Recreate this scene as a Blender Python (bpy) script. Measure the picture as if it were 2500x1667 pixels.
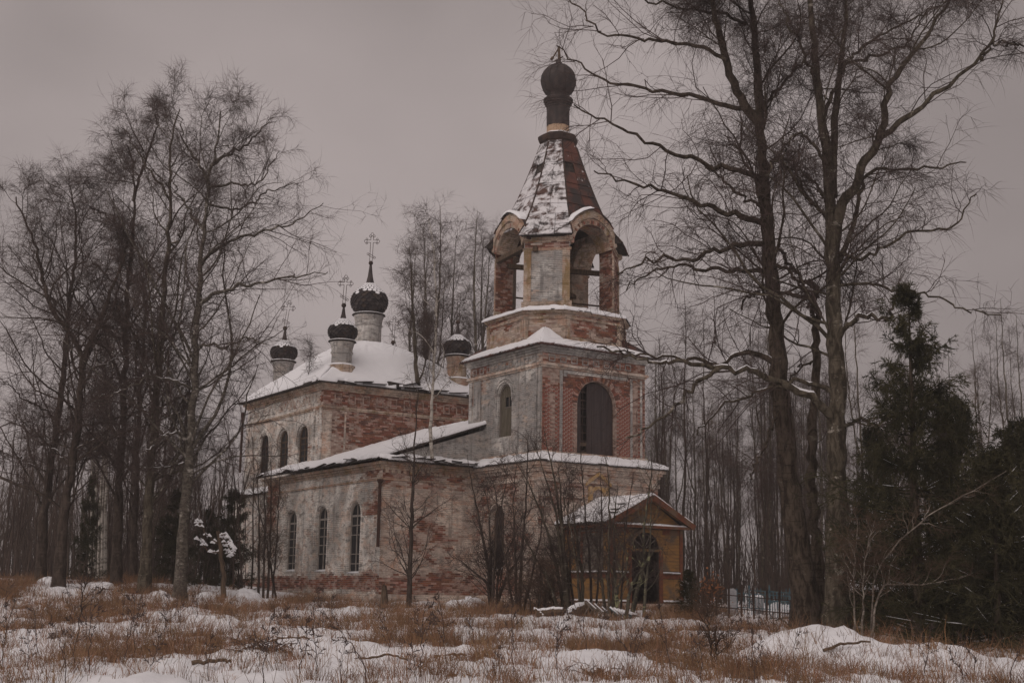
import bpy, bmesh, math, random
import numpy as np
from mathutils import Vector, Matrix
from mathutils.geometry import tessellate_polygon
for o in list(bpy.data.objects): bpy.data.objects.remove(o)
S = bpy.context.scene
COL = S.collection
# ------------------------------------------------------------------ camera
F, CX, CY = 3195.0, 1250.0, 833.5            # focal length and centre in the photograph's pixels
PIT, ROL = math.radians(10.912), math.radians(0.9305)
CAM = np.array([0, 0, 1.7])
FW = np.array([0, math.cos(PIT), math.sin(PIT)]); _u = np.array([0, -math.sin(PIT), math.cos(PIT)]); _r = np.array([1., 0, 0])
RT = _r*math.cos(ROL)+_u*math.sin(ROL); UP = -_r*math.sin(ROL)+_u*math.cos(ROL)
cam = bpy.data.cameras.new('camera'); co = bpy.data.objects.new('camera', cam); COL.objects.link(co)
cam.sensor_fit = 'HORIZONTAL'; cam.sensor_width = 36; cam.lens = F*36/2500; cam.clip_end = 3000; cam.clip_start = .1
mw = Matrix.Identity(4)
for i in range(3):
    mw[i][0], mw[i][1], mw[i][2], mw[i][3] = RT[i], UP[i], -FW[i], CAM[i]
co.matrix_world = mw
S.camera = co
# ------------------------------------------------------------------ sky, sun, exposure
SUN_EL, SUN_AZ = 38, 208                      # overcast: a weak, very soft sun behind the camera's left shoulder
HAZE = .001
W = bpy.data.worlds.new('World'); S.world = W; W.use_nodes = True
nt = W.node_tree; nt.nodes.clear()
def wn(t, **k):
    n = nt.nodes.new(t)
    for a, v in k.items(): setattr(n, a, v)
    return n
out = wn('ShaderNodeOutputWorld'); bg = wn('ShaderNodeBackground')
sky = wn('ShaderNodeTexSky', sky_type='NISHITA', sun_disc=False)
sky.sun_elevation = math.radians(SUN_EL); sky.sun_rotation = math.radians(SUN_AZ); sky.air_density = 1; sky.dust_density = 4
bw = wn('ShaderNodeRGBToBW'); nt.links.new(sky.outputs[0], bw.inputs[0])
lum = wn('ShaderNodeMix', data_type='FLOAT'); lum.inputs[0].default_value = .9; lum.inputs[3].default_value = 4.0
nt.links.new(bw.outputs[0], lum.inputs[2])     # thick cloud evens the sky out
tc = wn('ShaderNodeTexCoord'); cl = wn('ShaderNodeTexNoise'); cl.inputs['Scale'].default_value = 2.0; cl.inputs['Detail'].default_value = 4; cl.inputs['Roughness'].default_value = .45
mp = wn('ShaderNodeMapping'); mp.inputs['Scale'].default_value = (1, 1, 1.6); mp.inputs['Location'].default_value = (-.865, 1.4817, -1.0760)
nt.links.new(tc.outputs['Generated'], mp.inputs[0]); nt.links.new(mp.outputs[0], cl.inputs[0])
cr = wn('ShaderNodeMapRange'); cr.inputs[1].default_value = .36; cr.inputs[2].default_value = .64; cr.inputs[3].default_value = .74; cr.inputs[4].default_value = 1.16
nt.links.new(cl.outputs[0], cr.inputs[0])
mu = wn('ShaderNodeMath', operation='MULTIPLY'); nt.links.new(lum.outputs[0], mu.inputs[0]); nt.links.new(cr.outputs[0], mu.inputs[1])
tint = wn('ShaderNodeMix', data_type='RGBA', blend_type='MULTIPLY'); tint.inputs[0].default_value = 1
nt.links.new(mu.outputs[0], tint.inputs[6]); tint.inputs[7].default_value = (1.0, .862, .845, 1)
nt.links.new(tint.outputs[2], bg.inputs[0]); bg.inputs[1].default_value = .1
nt.links.new(bg.outputs[0], out.inputs[0])
sun = bpy.data.lights.new('sun', 'SUN'); so = bpy.data.objects.new('sun', sun); COL.objects.link(so)
sun.energy = 1.5; sun.angle = math.radians(85); sun.color = (1, .9, .84)
so.rotation_euler = (math.radians(90-SUN_EL), 0, math.radians(180-SUN_AZ)); so.location = (0, -20, 60)
S.view_settings.view_transform = 'Standard'; S.view_settings.look = 'None'; S.view_settings.gamma = 1; S.view_settings.use_curve_mapping = False
S.view_settings.exposure = -.1
# ------------------------------------------------------------------ helpers
rng = np.random.default_rng(7)
random.seed(7)
def at(x, y, Y):                               # point of the photograph's pixel at depth Y
    r = (x-CX)/F*RT-(y-CY)/F*UP+FW
    return CAM+r*(Y/r[1])
def _h2(i, j, s):
    n = (i.astype(np.int64)*374761393+j.astype(np.int64)*668265263+s*974711) & 0x7fffffff
    n = ((n ^ (n >> 13))*1274126177) & 0x7fffffff
    return ((n ^ (n >> 16)) & 0xffff)/65535.
def vn(x, y, s=0):
    x = np.asarray(x, float); y = np.asarray(y, float)
    i = np.floor(x); j = np.floor(y); fx = x-i; fy = y-j
    fx = fx*fx*(3-2*fx); fy = fy*fy*(3-2*fy)
    a = _h2(i, j, s); b = _h2(i+1, j, s); c = _h2(i, j+1, s); d = _h2(i+1, j+1, s)
    return (a*(1-fx)+b*fx)*(1-fy)+(c*(1-fx)+d*fx)*fy
def fbm(x, y, s=0, o=3):
    t = 0; a = .5; n = 0
    for k in range(o):
        t = t+a*vn(np.asarray(x)*2**k, np.asarray(y)*2**k, s+k*17); n += a; a *= .5
    return t/n
def sst(e0, e1, x):
    t = np.clip((x-e0)/(e1-e0), 0, 1); return t*t*(3-2*t)
class MB:
    def __init__(s): s.v = []; s.f = []; s.c = []; s.parts = []
    def add(s, vs, fs, c=None):
        n = len(s.v); nf = len(s.f); s.v += [tuple(map(float, p)) for p in vs]; s.f += [tuple(n+i for i in f) for f in fs]; s.parts.append((n, len(s.v), nf, len(s.f)))
        s.c += [c]*len(fs)
    def box(s, x0, x1, y0, y1, z0, z1, c=None):
        s.add([(x0,y0,z0),(x1,y0,z0),(x1,y1,z0),(x0,y1,z0),(x0,y0,z1),(x1,y0,z1),(x1,y1,z1),(x0,y1,z1)],
              [(0,3,2,1),(4,5,6,7),(0,1,5,4),(1,2,6,5),(2,3,7,6),(3,0,4,7)], c)
    def hexa(s, lo, hi, c=None):               # prism between two matching loops
        n = len(lo); s.add(list(lo)+list(hi), [tuple(range(n-1,-1,-1)), tuple(range(n,2*n))]+[(i,(i+1)%n,n+(i+1)%n,n+i) for i in range(n)], c)
    def beam(s, a, b, w, h, c=None):
        a = np.array(a, float); b = np.array(b, float); d = (b-a)/np.linalg.norm(b-a)
        q = np.cross(d, [0,0,1.]);
        if np.linalg.norm(q) < .05: q = np.array([1.,0,0])
        q /= np.linalg.norm(q); n = np.cross(q, d)
        o = [(-1,-1),(1,-1),(1,1),(-1,1)]
        s.hexa([a+q*i*w/2+n*j*h/2 for i, j in o], [b+q*i*w/2+n*j*h/2 for i, j in o], c)
    def lathe(s, prof, n, cx=0, cy=0, rot=0, c=None):   # prof: (r, z) bottom to top
        vs = []; fs = []
        for r, z in prof:
            vs += [(cx+r*math.cos(rot+2*math.pi*i/n), cy+r*math.sin(rot+2*math.pi*i/n), z) for i in range(n)]
        for k in range(len(prof)-1):
            for i in range(n): fs.append((k*n+i, k*n+(i+1)%n, (k+1)*n+(i+1)%n, (k+1)*n+i))
        fs.append(tuple(range(n-1,-1,-1))); m = (len(prof)-1)*n; fs.append(tuple(range(m, m+n)))
        s.add(vs, fs, c)
    def build(s, name, mat, parent=None, smooth=False):
        me = bpy.data.meshes.new(name); me.from_pydata(s.v, [], s.f)
        if any(c is not None for c in s.c):
            ca = me.color_attributes.new('tint', 'FLOAT_COLOR', 'CORNER')
            cols = np.concatenate([np.tile(np.array((*(c or (1,1,1)), 1.), np.float32), (len(f), 1)) for c, f in zip(s.c, s.f)])
            ca.data.foreach_set('color', cols.ravel())
        me.materials.append(mat)
        if smooth: me.polygons.foreach_set('use_smooth', [True]*len(me.polygons))
        me.update()
        o = bpy.data.objects.new(name, me); COL.objects.link(o)
        if parent: o.parent = parent
        return o
def each(self, name, mat, parent=None, smooth=False):   # one object for every piece that was added
    o = None
    for k, (v0, v1, f0, f1) in enumerate(self.parts):
        m = MB(); m.v = self.v[v0:v1]; m.f = [tuple(i-v0 for i in f) for f in self.f[f0:f1]]; m.c = self.c[f0:f1]; o = m.build(name, mat, parent, smooth)
    return o
MB.each = each
def npmesh(name, v, quads=None, tris=None, mat=None, parent=None, smooth=False, col=None):
    me = bpy.data.meshes.new(name); v = np.ascontiguousarray(v, np.float32)
    idx = []; st = []; tot = 0
    nq = 0 if quads is None else len(quads); n3 = 0 if tris is None else len(tris)
    li = np.concatenate([np.asarray(quads, np.int32).ravel() if nq else np.zeros(0, np.int32), np.asarray(tris, np.int32).ravel() if n3 else np.zeros(0, np.int32)])
    ls = np.concatenate([np.arange(nq)*4, nq*4+np.arange(n3)*3]).astype(np.int32)
    lt = np.concatenate([np.full(nq, 4), np.full(n3, 3)]).astype(np.int32)
    me.vertices.add(len(v)); me.vertices.foreach_set('co', v.ravel())
    me.loops.add(len(li)); me.loops.foreach_set('vertex_index', li)
    me.polygons.add(len(ls)); me.polygons.foreach_set('loop_start', ls); me.polygons.foreach_set('loop_total', lt)
    if smooth: me.polygons.foreach_set('use_smooth', np.ones(len(ls), bool))
    me.update(calc_edges=True)
    if col is not None:
        ca = me.color_attributes.new('tint', 'FLOAT_COLOR', 'POINT'); ca.data.foreach_set('color', np.ascontiguousarray(col, np.float32).ravel())
    if mat: me.materials.append(mat)
    o = bpy.data.objects.new(name, me); COL.objects.link(o)
    if parent: o.parent = parent
    return o
def tag(o, label, cat, group=None):
    o['label'] = label; o['category'] = cat
    if group: o['group'] = group
    return o
def thing(name, label, cat, loc=(0,0,0), rz=0, group=None):
    o = bpy.data.objects.new(name, None); COL.objects.link(o); o.location = loc; o.rotation_euler = (0,0,rz); o.empty_display_size = .3
    return tag(o, label, cat, group)
def dup(root, loc, rz=0, sc=1, label=None):
    r = root.copy(); COL.objects.link(r); r.location = loc; r.rotation_euler = (0,0,rz)
    r.scale = (sc,sc,sc) if np.isscalar(sc) else sc
    if label: r['label'] = label
    for ch in root.children:
        c = ch.copy(); COL.objects.link(c); c.parent = r
    return r
# ------------------------------------------------------------------ materials
def newmat(name):
    m = bpy.data.materials.new(name); m.use_nodes = True
    return m, m.node_tree, m.node_tree.nodes['Principled BSDF']
class NT:
    def __init__(s, t): s.t = t
    def n(s, t, **k):
        q = s.t.nodes.new(t)
        for a, v in k.items(): setattr(q, a, v)
        return q
    def L(s, a, b): s.t.links.new(a, b)
    def coord(s, scale=(1,1,1), kind='Object'):
        c = s.n('ShaderNodeTexCoord'); m = s.n('ShaderNodeMapping'); m.inputs['Scale'].default_value = scale
        s.L(c.outputs[kind], m.inputs[0]); return m.outputs[0]
    def noise(s, vec, scale, detail=4, rough=.55, dist=0):
        q = s.n('ShaderNodeTexNoise'); q.inputs['Scale'].default_value = scale; q.inputs['Detail'].default_value = detail
        q.inputs['Roughness'].default_value = rough; q.inputs['Distortion'].default_value = dist
        s.L(vec, q.inputs[0]); return q.outputs[0]
    def ramp(s, f, a, b, lo=0., hi=1.):
        q = s.n('ShaderNodeMapRange'); q.interpolation_type = 'SMOOTHSTEP'
        for i, v in ((1,a),(2,b),(3,lo),(4,hi)): q.inputs[i].default_value = v
        s.L(f, q.inputs[0]); return q.outputs[0]
    def mix(s, f, a, b, mode='MIX'):
        q = s.n('ShaderNodeMix', data_type='RGBA', blend_type=mode)
        for i, v in ((0,f),(6,a),(7,b)):
            if hasattr(v, 'is_linked') or hasattr(v, 'links'): s.L(v, q.inputs[i])
            elif i == 0: q.inputs[0].default_value = v
            else: q.inputs[i].default_value = (*v, 1)
        return q.outputs[2]
    def math(s, op, a, b):
        q = s.n('ShaderNodeMath', operation=op)
        for i, v in ((0,a),(1,b)):
            if hasattr(v, 'links'): s.L(v, q.inputs[i])
            else: q.inputs[i].default_value = v
        return q.outputs[0]
    def attr(s, name='tint'):
        q = s.n('ShaderNodeVertexColor'); q.layer_name = name; return q.outputs[0]
    def bump(s, h, strength, dist, bsdf):
        q = s.n('ShaderNodeBump'); q.inputs['Strength'].default_value = strength; q.inputs['Distance'].default_value = dist
        s.L(h, q.inputs['Height']); s.L(q.outputs[0], bsdf.inputs['Normal'])
def simple(name, c1, c2, scale=(1,1,1), ns=6, rough=.8, bump=.3, bd=.02, lo=.35, hi=.65, metal=0, c3=None, s3=1.2, detail=5):
    m, t, b = newmat(name); N = NT(t); v = N.coord(scale)
    f = N.noise(v, ns, detail); c = N.mix(N.ramp(f, lo, hi), c1, c2)
    if c3: c = N.mix(N.ramp(N.noise(N.coord(), s3, 4), .5, .64), c, c3)
    N.L(c, b.inputs['Base Color']); b.inputs['Roughness'].default_value = rough; b.inputs['Metallic'].default_value = metal
    b.inputs['Specular IOR Level'].default_value = .25
    if bump: N.bump(f, bump, bd, b)
    return m
def plaster_mat(name, white, grey, warm, warm_amt, grey_lo, streak=.5, moss=None):
    m, t, b = newmat(name); N = NT(t); o = N.coord()
    m, t, b = newmat(name); N = NT(t); o = N.coord()
    big = N.noise(o, .5, 5, .6, .4); med = N.noise(N.coord((1,1,1.5)), 1.5, 8, .72, .3); mot = N.noise(N.coord((1,1,2.4)), 2.4, 10, .76); fine = N.noise(N.coord((1,1,3.2)), 7, 8, .78, .3)
    st = N.noise(N.coord((2.2,2.2,.22)), 1.6, 5, .65, .3); dk = tuple(x*.5 for x in grey)
    c = N.mix(N.ramp(big, grey_lo, grey_lo+.2, .8, 0.), white, grey)
    c = N.mix(N.math('MULTIPLY', N.ramp(med, .47, .6), warm_amt), c, warm)
    c = N.mix(N.math('MULTIPLY', N.ramp(mot, .49, .63), .8), c, dk)
    c = N.mix(N.ramp(fine, .47, .66, 0., .6), c, dk)
    c = N.mix(N.math('MULTIPLY', N.ramp(st, .52, .68), streak), c, dk)
    if moss: c = N.mix(N.math('MULTIPLY', N.ramp(N.noise(N.coord((1.5,1.5,.5)), 1.1, 5, .7), .5, .64), .7), c, moss)
    # joints of the brickwork ghosting through the limewash
    wv = N.n('ShaderNodeTexWave', wave_type='BANDS', bands_direction='Z'); wv.inputs['Scale'].default_value = 3.69
    wv.inputs['Distortion'].default_value = 1.2; wv.inputs['Detail'].default_value = 2; wv.inputs['Detail Scale'].default_value = 2
    N.L(o, wv.inputs[0])
    gh = N.ramp(wv.outputs[1], 0, .45, .6, 0); vis = N.ramp(N.noise(o, .9, 3), .42, .6)
    c = N.mix(N.math('MULTIPLY', gh, vis), c, tuple(x*.5 for x in grey))
    N.L(c, b.inputs['Base Color']); b.inputs['Roughness'].default_value = .93; b.inputs['Specular IOR Level'].default_value = .1
    h = N.math('ADD', N.math('MULTIPLY', N.ramp(wv.outputs[1], 0, .35), .5), mot)
    N.bump(h, .5, .03, b)
    return m
PL_W = plaster_mat('limewashed plaster', (.84,.795,.74), (.34,.315,.29), (.64,.44,.33), .55, .38, .6)
PL_G = plaster_mat('grey weathered plaster', (.76,.73,.69), (.26,.245,.235), (.58,.44,.35), .25, .46, .65)
PL_P = plaster_mat('pinkish worn plaster', (.76,.65,.56), (.36,.3,.26), (.56,.32,.215), .7, .4, .55)
PL_M = plaster_mat('mossy worn plaster', (.6,.48,.39), (.3,.24,.195), (.46,.25,.17), .7, .38, .6, (.2,.125,.035))
MORT = simple('crumbling lime mortar', (.2,.125,.1), (.42,.32,.27), (1,1,2), 3, .95, .5, .03)
def brick_mat():
    m, t, b = newmat('old red brick'); N = NT(t); a = N.attr()
    f = N.noise(N.coord(), 5, 6, .7); c = N.mix(N.ramp(f, .35, .7, .35, 0), a, (.1,.06,.05))
    c = N.mix(N.math('MULTIPLY', N.ramp(N.noise(N.coord(), 1.6, 4, .7), .52, .64), .6), c, (.46,.36,.31))
    N.L(c, b.inputs['Base Color']); b.inputs['Roughness'].default_value = .92; b.inputs['Specular IOR Level'].default_value = .15
    N.bump(N.noise(N.coord(), 40, 3), .4, .006, b); return m
BRICK = brick_mat()
BRICK_ONE = simple('single old red brick', (.3,.105,.075), (.17,.07,.055), (1,1,1), 9, .92, .4, .01, c3=(.42,.3,.25), s3=14)
def snow_mat():
    m, t, b = newmat('snow'); N = NT(t); f = N.noise(N.coord(), 3, 6, .6)
    N.L(N.mix(f, (.76,.76,.79), (.84,.84,.86)), b.inputs['Base Color']); b.inputs['Roughness'].default_value = .85; b.inputs['Specular IOR Level'].default_value = .2
    N.bump(N.noise(N.coord(), 9, 6, .7), .35, .05, b); return m
SNOW = snow_mat()
def sheet_mat(name, lo, hi, rust=(.085,.04,.03), dark=(.035,.026,.025)):
    m, t, b = newmat(name); N = NT(t)
    c = N.mix(N.ramp(N.noise(N.coord(), 1.3, 5, .65), .4, .62), dark, rust)
    f = N.noise(N.coord((1.1,1.1,1.7)), 1.5, 7, .68, .6); g = N.noise(N.coord((1,1,.35)), 9, 4, .6)
    s = N.ramp(N.math('ADD', f, N.math('MULTIPLY', g, .22)), lo, hi)
    c = N.mix(N.math('MULTIPLY', s, .88), c, (.72,.71,.73))
    N.L(c, b.inputs['Base Color']); b.inputs['Roughness'].default_value = .7; b.inputs['Specular IOR Level'].default_value = .3
    N.bump(s, .4, .03, b); return m
SHEET_S = sheet_mat('rusty roof sheet crusted with snow', .5, .68)
SHEET_M = sheet_mat('rusty roof sheet partly snowy', .68, .76, (.1,.042,.03))
SHING = None
SHEET_D = sheet_mat('bare rusty roof sheet', .78, .86, (.11,.042,.03))
DOME = simple('dark weathered dome metal', (.03,.024,.024), (.06,.045,.042), (1,1,.4), 5, .65, .3, .01)
DKMETAL = simple('dark rusted iron', (.028,.02,.018), (.065,.038,.028), (1,1,1), 4, .7, .2, .01)
SHUTTER = simple('dark brown iron shutter', (.035,.026,.027), (.06,.045,.044), (5,5,.3), 3, .6, .2, .01)
ROOFB = simple('old black roof boards', (.02,.016,.015), (.06,.048,.042), (1,1,1), 5, .9, .4, .02)
GREYWOOD = simple('grey weathered wood', (.1,.085,.07), (.2,.17,.145), (6,6,.6), 5, .9, .4, .008)
BROWNWOOD = simple('brown rotten wood', (.06,.04,.027), (.13,.09,.062), (4,4,.6), 5, .9, .5, .01)
FRAMEW = simple('old grey window frame paint', (.2,.175,.15), (.34,.31,.28), (5,5,.8), 4, .9, .3, .006)
OCHRE = simple('faded ochre board paint', (.275,.145,.048), (.18,.1,.043), (1.2,1.2,5), 2.5, .8, .3, .006, c3=(.12,.09,.066), s3=1.6)
RUSTRED = simple('faded red trim paint', (.18,.062,.032), (.11,.045,.027), (3,3,3), 2, .8, .3, .006, c3=(.14,.09,.06), s3=1.6)
GLASS, _t, _b = newmat('dark dusty window glass'); _b.inputs['Base Color'].default_value = (.02,.02,.022,1); _b.inputs['Roughness'].default_value = .55; _b.inputs['Specular IOR Level'].default_value = .2
VOID = simple('painted room darkness', (.02,.017,.015), (.035,.03,.027), rough=1, bump=0)  # near-black colour paints in the darkness of the closed rooms
BLUE = simple('faded blue fence paint', (.045,.09,.115), (.09,.13,.14), ns=8, rough=.8)
STONE = simple('grey gravestone', (.27,.27,.28), (.36,.36,.37), ns=12, rough=.85)
def bark_mat(name, dark, light, pale, pale_lo, pale_hi, s=(1,1,.35)):
    m, t, b = newmat(name); N = NT(t)
    f = N.noise(N.coord(s), 7, 6, .7, .6)
    c = N.mix(N.ramp(f, .38, .62), dark, light)
    g = N.noise(N.coord((1,1,1.6)), 1.7, 6, .7, .5)
    c = N.mix(N.ramp(g, pale_lo, pale_hi), c, pale)
    k = N.noise(N.coord((.8,.8,9)), 2.2, 3, .6)
    c = N.mix(N.math('MULTIPLY', N.ramp(k, .6, .66), .7), c, tuple(x*.7 for x in dark))
    N.L(c, b.inputs['Base Color']); b.inputs['Roughness'].default_value = .95; b.inputs['Specular IOR Level'].default_value = .1
    N.bump(f, .9, .06, b); return m
BARK = bark_mat('furrowed brown bark', (.03,.022,.017), (.1,.078,.06), (.17,.15,.12), .6, .75)
BARK_G = bark_mat('grey mossy bark', (.04,.032,.024), (.12,.1,.075), (.3,.27,.23), .58, .66)
BARK_B = bark_mat('pale birch bark', (.05,.042,.034), (.14,.12,.1), (.38,.35,.31), .55, .66, (1,1,1.4))
BARK_W = bark_mat('white birch bark', (.14,.12,.1), (.36,.32,.28), (.5,.46,.41), .42, .52, (1,1,1.6))
BARK_S = bark_mat('dull pale sapling bark', (.09,.075,.062), (.22,.185,.155), (.33,.29,.25), .5, .62, (1,1,1.6))
BARK_D = bark_mat('dark wood edge bark', (.035,.026,.022), (.085,.065,.053), (.13,.11,.09), .55, .7)
TWIG = simple('purplish brown twigs', (.05,.034,.031), (.085,.06,.052), ns=.6, rough=.95, bump=0)
TWIG_L = simple('reddish brown shoots', (.07,.042,.03), (.11,.075,.052), ns=.8, rough=.95, bump=0)
TWIG_T = simple('dim purplish brushwood', (.05,.035,.03), (.085,.06,.048), ns=.5, rough=.95, bump=0)
def needle_mat():
    m, t, b = newmat('dark spruce needles'); N = NT(t)
    f = N.noise(N.coord(), 1.4, 5, .7)
    N.L(N.mix(N.ramp(f, .35, .65), (.021,.021,.012), (.068,.06,.031)), b.inputs['Base Color']); b.inputs['Roughness'].default_value = .9; b.inputs['Specular IOR Level'].default_value = .15
    return m
NEEDLE = needle_mat()
def tint_mat(name, rough=.9):
    m, t, b = newmat(name); N = NT(t); N.L(N.attr(), b.inputs['Base Color']); b.inputs['Roughness'].default_value = rough; b.inputs['Specular IOR Level'].default_value = .15
    return m
GRASS = tint_mat('dry grass'); SHING = tint_mat('weathered dome scales', .55)
LEAF = simple('withered orange leaves', (.3,.12,.05), (.2,.085,.04), ns=20, bump=0)
def ground_mat():
    m, t, b = newmat('snow over dead grass'); N = NT(t); a = N.attr()
    sep = N.n('ShaderNodeSeparateColor'); N.L(a, sep.inputs[0])
    f = N.noise(N.coord((1,.6,1)), 2.2, 8, .72, .5); g = N.noise(N.coord((1,.5,1)), 9, 6, .75)
    w = N.math('ADD', N.math('MULTIPLY', sep.outputs[0], 1.15), N.math('MULTIPLY', N.math('SUBTRACT', f, .5), 1.3))
    w = N.math('ADD', w, N.math('MULTIPLY', N.math('SUBTRACT', g, .5), .9))
    litter = N.mix(N.ramp(g, .35, .65), (.075,.045,.03), (.17,.105,.066))
    sn = N.mix(N.noise(N.coord(), 3, 5), (.75,.75,.78), (.84,.84,.86))
    c = N.mix(N.ramp(w, .74, .92), sn, litter)
    N.L(c, b.inputs['Base Color']); b.inputs['Roughness'].default_value = .9; b.inputs['Specular IOR Level'].default_value = .15
    N.bump(N.math('ADD', f, N.math('MULTIPLY', g, .5)), .6, .08, b); return m
GROUND = ground_mat()
# ------------------------------------------------------------------ terrain
def gmask(x, y):                               # how much dead grass stands through the snow
    g = fbm(x*.5, y*.3, 3, 4)*1.5-.36
    g = g+.2*np.exp(-((y-48.5)/4.5)**2)*np.exp(-((x-2)/8)**2)
    g = g+.24*np.exp(-((y-27.5)/3.6)**2)*np.exp(-((x-4.2)/2.6)**2)+.18*np.exp(-((y-25)/2.2)**2)*np.exp(-((x-9)/4)**2)
    g = g+.2*np.exp(-((y-29)/5)**2)*np.exp(-((x+2.0)/2.0)**2)
    g = g+.22*sst(-7, -14, x)*np.exp(-((y-45)/6)**2)
    g = g-.16*sst(34, 24, y)*sst(1, -5, x)
    g = g-.35*np.exp(-((x-6.4)/1.7)**2-((y-27)/2.)**2)
    return g
def hfun(x, y):
    x = np.asarray(x, float); y = np.asarray(y, float)
    z = -.15+.0247*np.minimum(y, 58)+.006*np.clip(y-58, 0, 200)
    z = z+.68*sst(-6, -17, x)*sst(34, 52, y)
    far = sst(75, 50, y)
    z = z+far*(.26*(fbm(x*.55, y*.4, 11, 3)-.5)+.24*(fbm(x*1.4, y*.9, 5, 3)-.5)+.13*(vn(x*3.4, y*2.6, 9)-.5)+.07*(vn(x*8, y*6, 19)-.5))
    z = z+.62*np.exp(-(((x-6.3)/1.35)**2+((y-27.2)/1.6)**2)**1.3)
    z = z+.3*np.exp(-((x-8.3)/1.2)**2-((y-26)/1.6)**2)
    z = z+.25*np.exp(-((x+4.2)/1.2)**2-((y-26.5)/1.2)**2)
    return z
def hz(x, y): return float(hfun(np.array([x]), np.array([y]))[0])
xs = np.concatenate([-14-np.geomspace(.3, 500, 46)[::-1], np.arange(-14, 14.01, .17), 14+np.geomspace(.3, 500, 46)])
ys = np.concatenate([np.array([-60,-30,-10,0,6,10,13,15]), np.arange(16, 36, .15), np.arange(36, 60, .36), 60+np.geomspace(.3, 900, 40)])
gx, gy = np.meshgrid(xs, ys)
gz = hfun(gx.ravel(), gy.ravel()); gm = np.clip(gmask(gx.ravel(), gy.ravel()), 0, 1)
gm = np.where(gy.ravel() > 60, .55, gm)
nx_, ny_ = len(xs), len(ys)
ii = (np.arange(ny_-1)[:,None]*nx_+np.arange(nx_-1)[None]).ravel()
ground = npmesh('ground', np.stack([gx.ravel(), gy.ravel(), gz], 1), quads=np.stack([ii, ii+1, ii+nx_+1, ii+nx_], 1), mat=GROUND, smooth=True,
                col=np.stack([gm, gm, gm, np.ones_like(gm)], 1))
ground['kind'] = 'structure'
# ------------------------------------------------------------------ the church: local x runs along the west front, local y back along its side
TH = math.radians(33.12)
NB = at(1323, 970, 56.); NB[2] = 0
church = thing('church', 'derelict brick church with whitewash peeling, tent roofed bell tower and onion domes', 'church', tuple(NB), TH)
U_ = np.array([-math.sin(TH), math.cos(TH), 0]); V_ = np.array([math.cos(TH), math.sin(TH), 0])
def c2w(x, y, z=0): return NB+V_*x+U_*y+np.array([0,0,z])
ZG = 1.0
class Wall:                                    # a flat wall plane: origin, direction along it, outward normal
    def __init__(s, o, du, n): s.o = np.array(o, float); s.du = np.array(du, float); s.n = np.array(n, float)
    def p(s, u, z, d=0): return s.o+s.du*u+s.n*d+np.array([0,0,z])
def arch_pts(uc, w, z0, z1, n=10):             # opening outline: rectangle under a half circle
    r = w/2; zs = z1-r
    return [(uc-r, z0), (uc+r, z0)]+[(uc+r*math.cos(math.pi*i/n), zs+r*math.sin(math.pi*i/n)) for i in range(n+1)]
def wall_mesh(wl, outline, holes, depth, mat, name='wall', parent=church):
    b = MB(); loops = [outline]+holes
    flat = [q for l in loops for q in l]
    tri = tessellate_polygon([[Vector((q[0], q[1], 0)) for q in l] for l in loops])
    vs = [wl.p(*q) for q in flat]
    fs = []
    for t in tri:
        a, c, d = (np.array(vs[i]) for i in t); nn = np.cross(c-a, d-a)
        fs.append(tuple(t) if nn@wl.n > 0 else tuple(t[::-1]))
    b.add(vs, fs)
    for h in holes:
        m = len(h); b.add([wl.p(*q) for q in h]+[wl.p(*q, -depth) for q in h], [(i, (i+1)%m, m+(i+1)%m, m+i) for i in range(m)])
    return b.build(name, mat, parent)
def inside(u, z, holes, pad=.04):
    for (uc, w, z0, z1) in holes:
        r = w/2+pad
        if abs(u-uc) < r and z0-pad < z < z1-r+pad+pad: return True
        if z >= z1-w/2 and (u-uc)**2+(z-(z1-w/2))**2 < r*r: return True
    return False
BW, BH, BD = .27, .0865, .016
def brick_col(k):
    r = random.random()
    if r < .2: return (.4+.1*random.random(), .29, .24)
    if r < .36: return (.13, .066, .053)
    f = .65+.6*random.random()
    if r > .78: return (.27*f, .125*f, .078*f)
    return (.25*f, .092*f+.014*random.random(), .066*f)
def bricks(wl, u0, u1, z0, z1, prob, holes, parent, seed, skip=None, dout=0.0, single=None, wash=(.58,.48,.41)):
    # bricks laid bare where the render has fallen; single = list that collects placements to be built one by one
    b = MB(); nr = int((z1-z0)/BH)
    for j in range(nr):
        z = z0+j*BH; off = (j % 2)*BW/2
        n = int((u1-u0)/BW)+2
        us = u0-off+np.arange(n)*BW
        ns = fbm(us*.55+seed*7.3, np.full(n, z)*.8, seed, 4)*.64+.36*vn(us*2.6, np.full(n, z)*5.3, seed+5)
        for k in range(n):
            a0 = max(us[k], u0)+.006; a1 = min(us[k]+BW, u1)-.006
            if a1-a0 < .06: continue
            um = (a0+a1)/2; zm = z+BH/2
            pr = prob(um, zm)
            e_ = (ns[k]-(1-pr))/.12+random.uniform(-.45,.45)
            if e_ > -.9 and not inside(um, zm, holes, .12) and not (skip and skip(um, zm)):
                d = BD+random.uniform(-.006, .012)
                c = brick_col(k); f_ = min(1, max(0, (e_+.5)/1.0)); wsh = random.uniform(.72,1.08)
                c = tuple(a_*f_+w_*wsh*(1-f_) for a_, w_ in zip(c, wash)); d = d*(.35+.65*f_)
                if single is not None and a1-a0 > .2 and len(single) < 300:
                    single.append((wl, um, zm, a1-a0, d)); continue
                lo = [wl.p(a0, z+.006, dout), wl.p(a1, z+.006, dout), wl.p(a1, z+BH-.006, dout), wl.p(a0, z+BH-.006, dout)]
                hi = [q+wl.n*d for q in lo]
                b.add(lo+hi, [(4,5,6,7),(0,1,5,4),(1,2,6,5),(2,3,7,6),(3,0,4,7)], c)
    if b.v:
        o = b.build('brickwork', BRICK, parent); o['kind'] = 'stuff'
        return o
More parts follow.
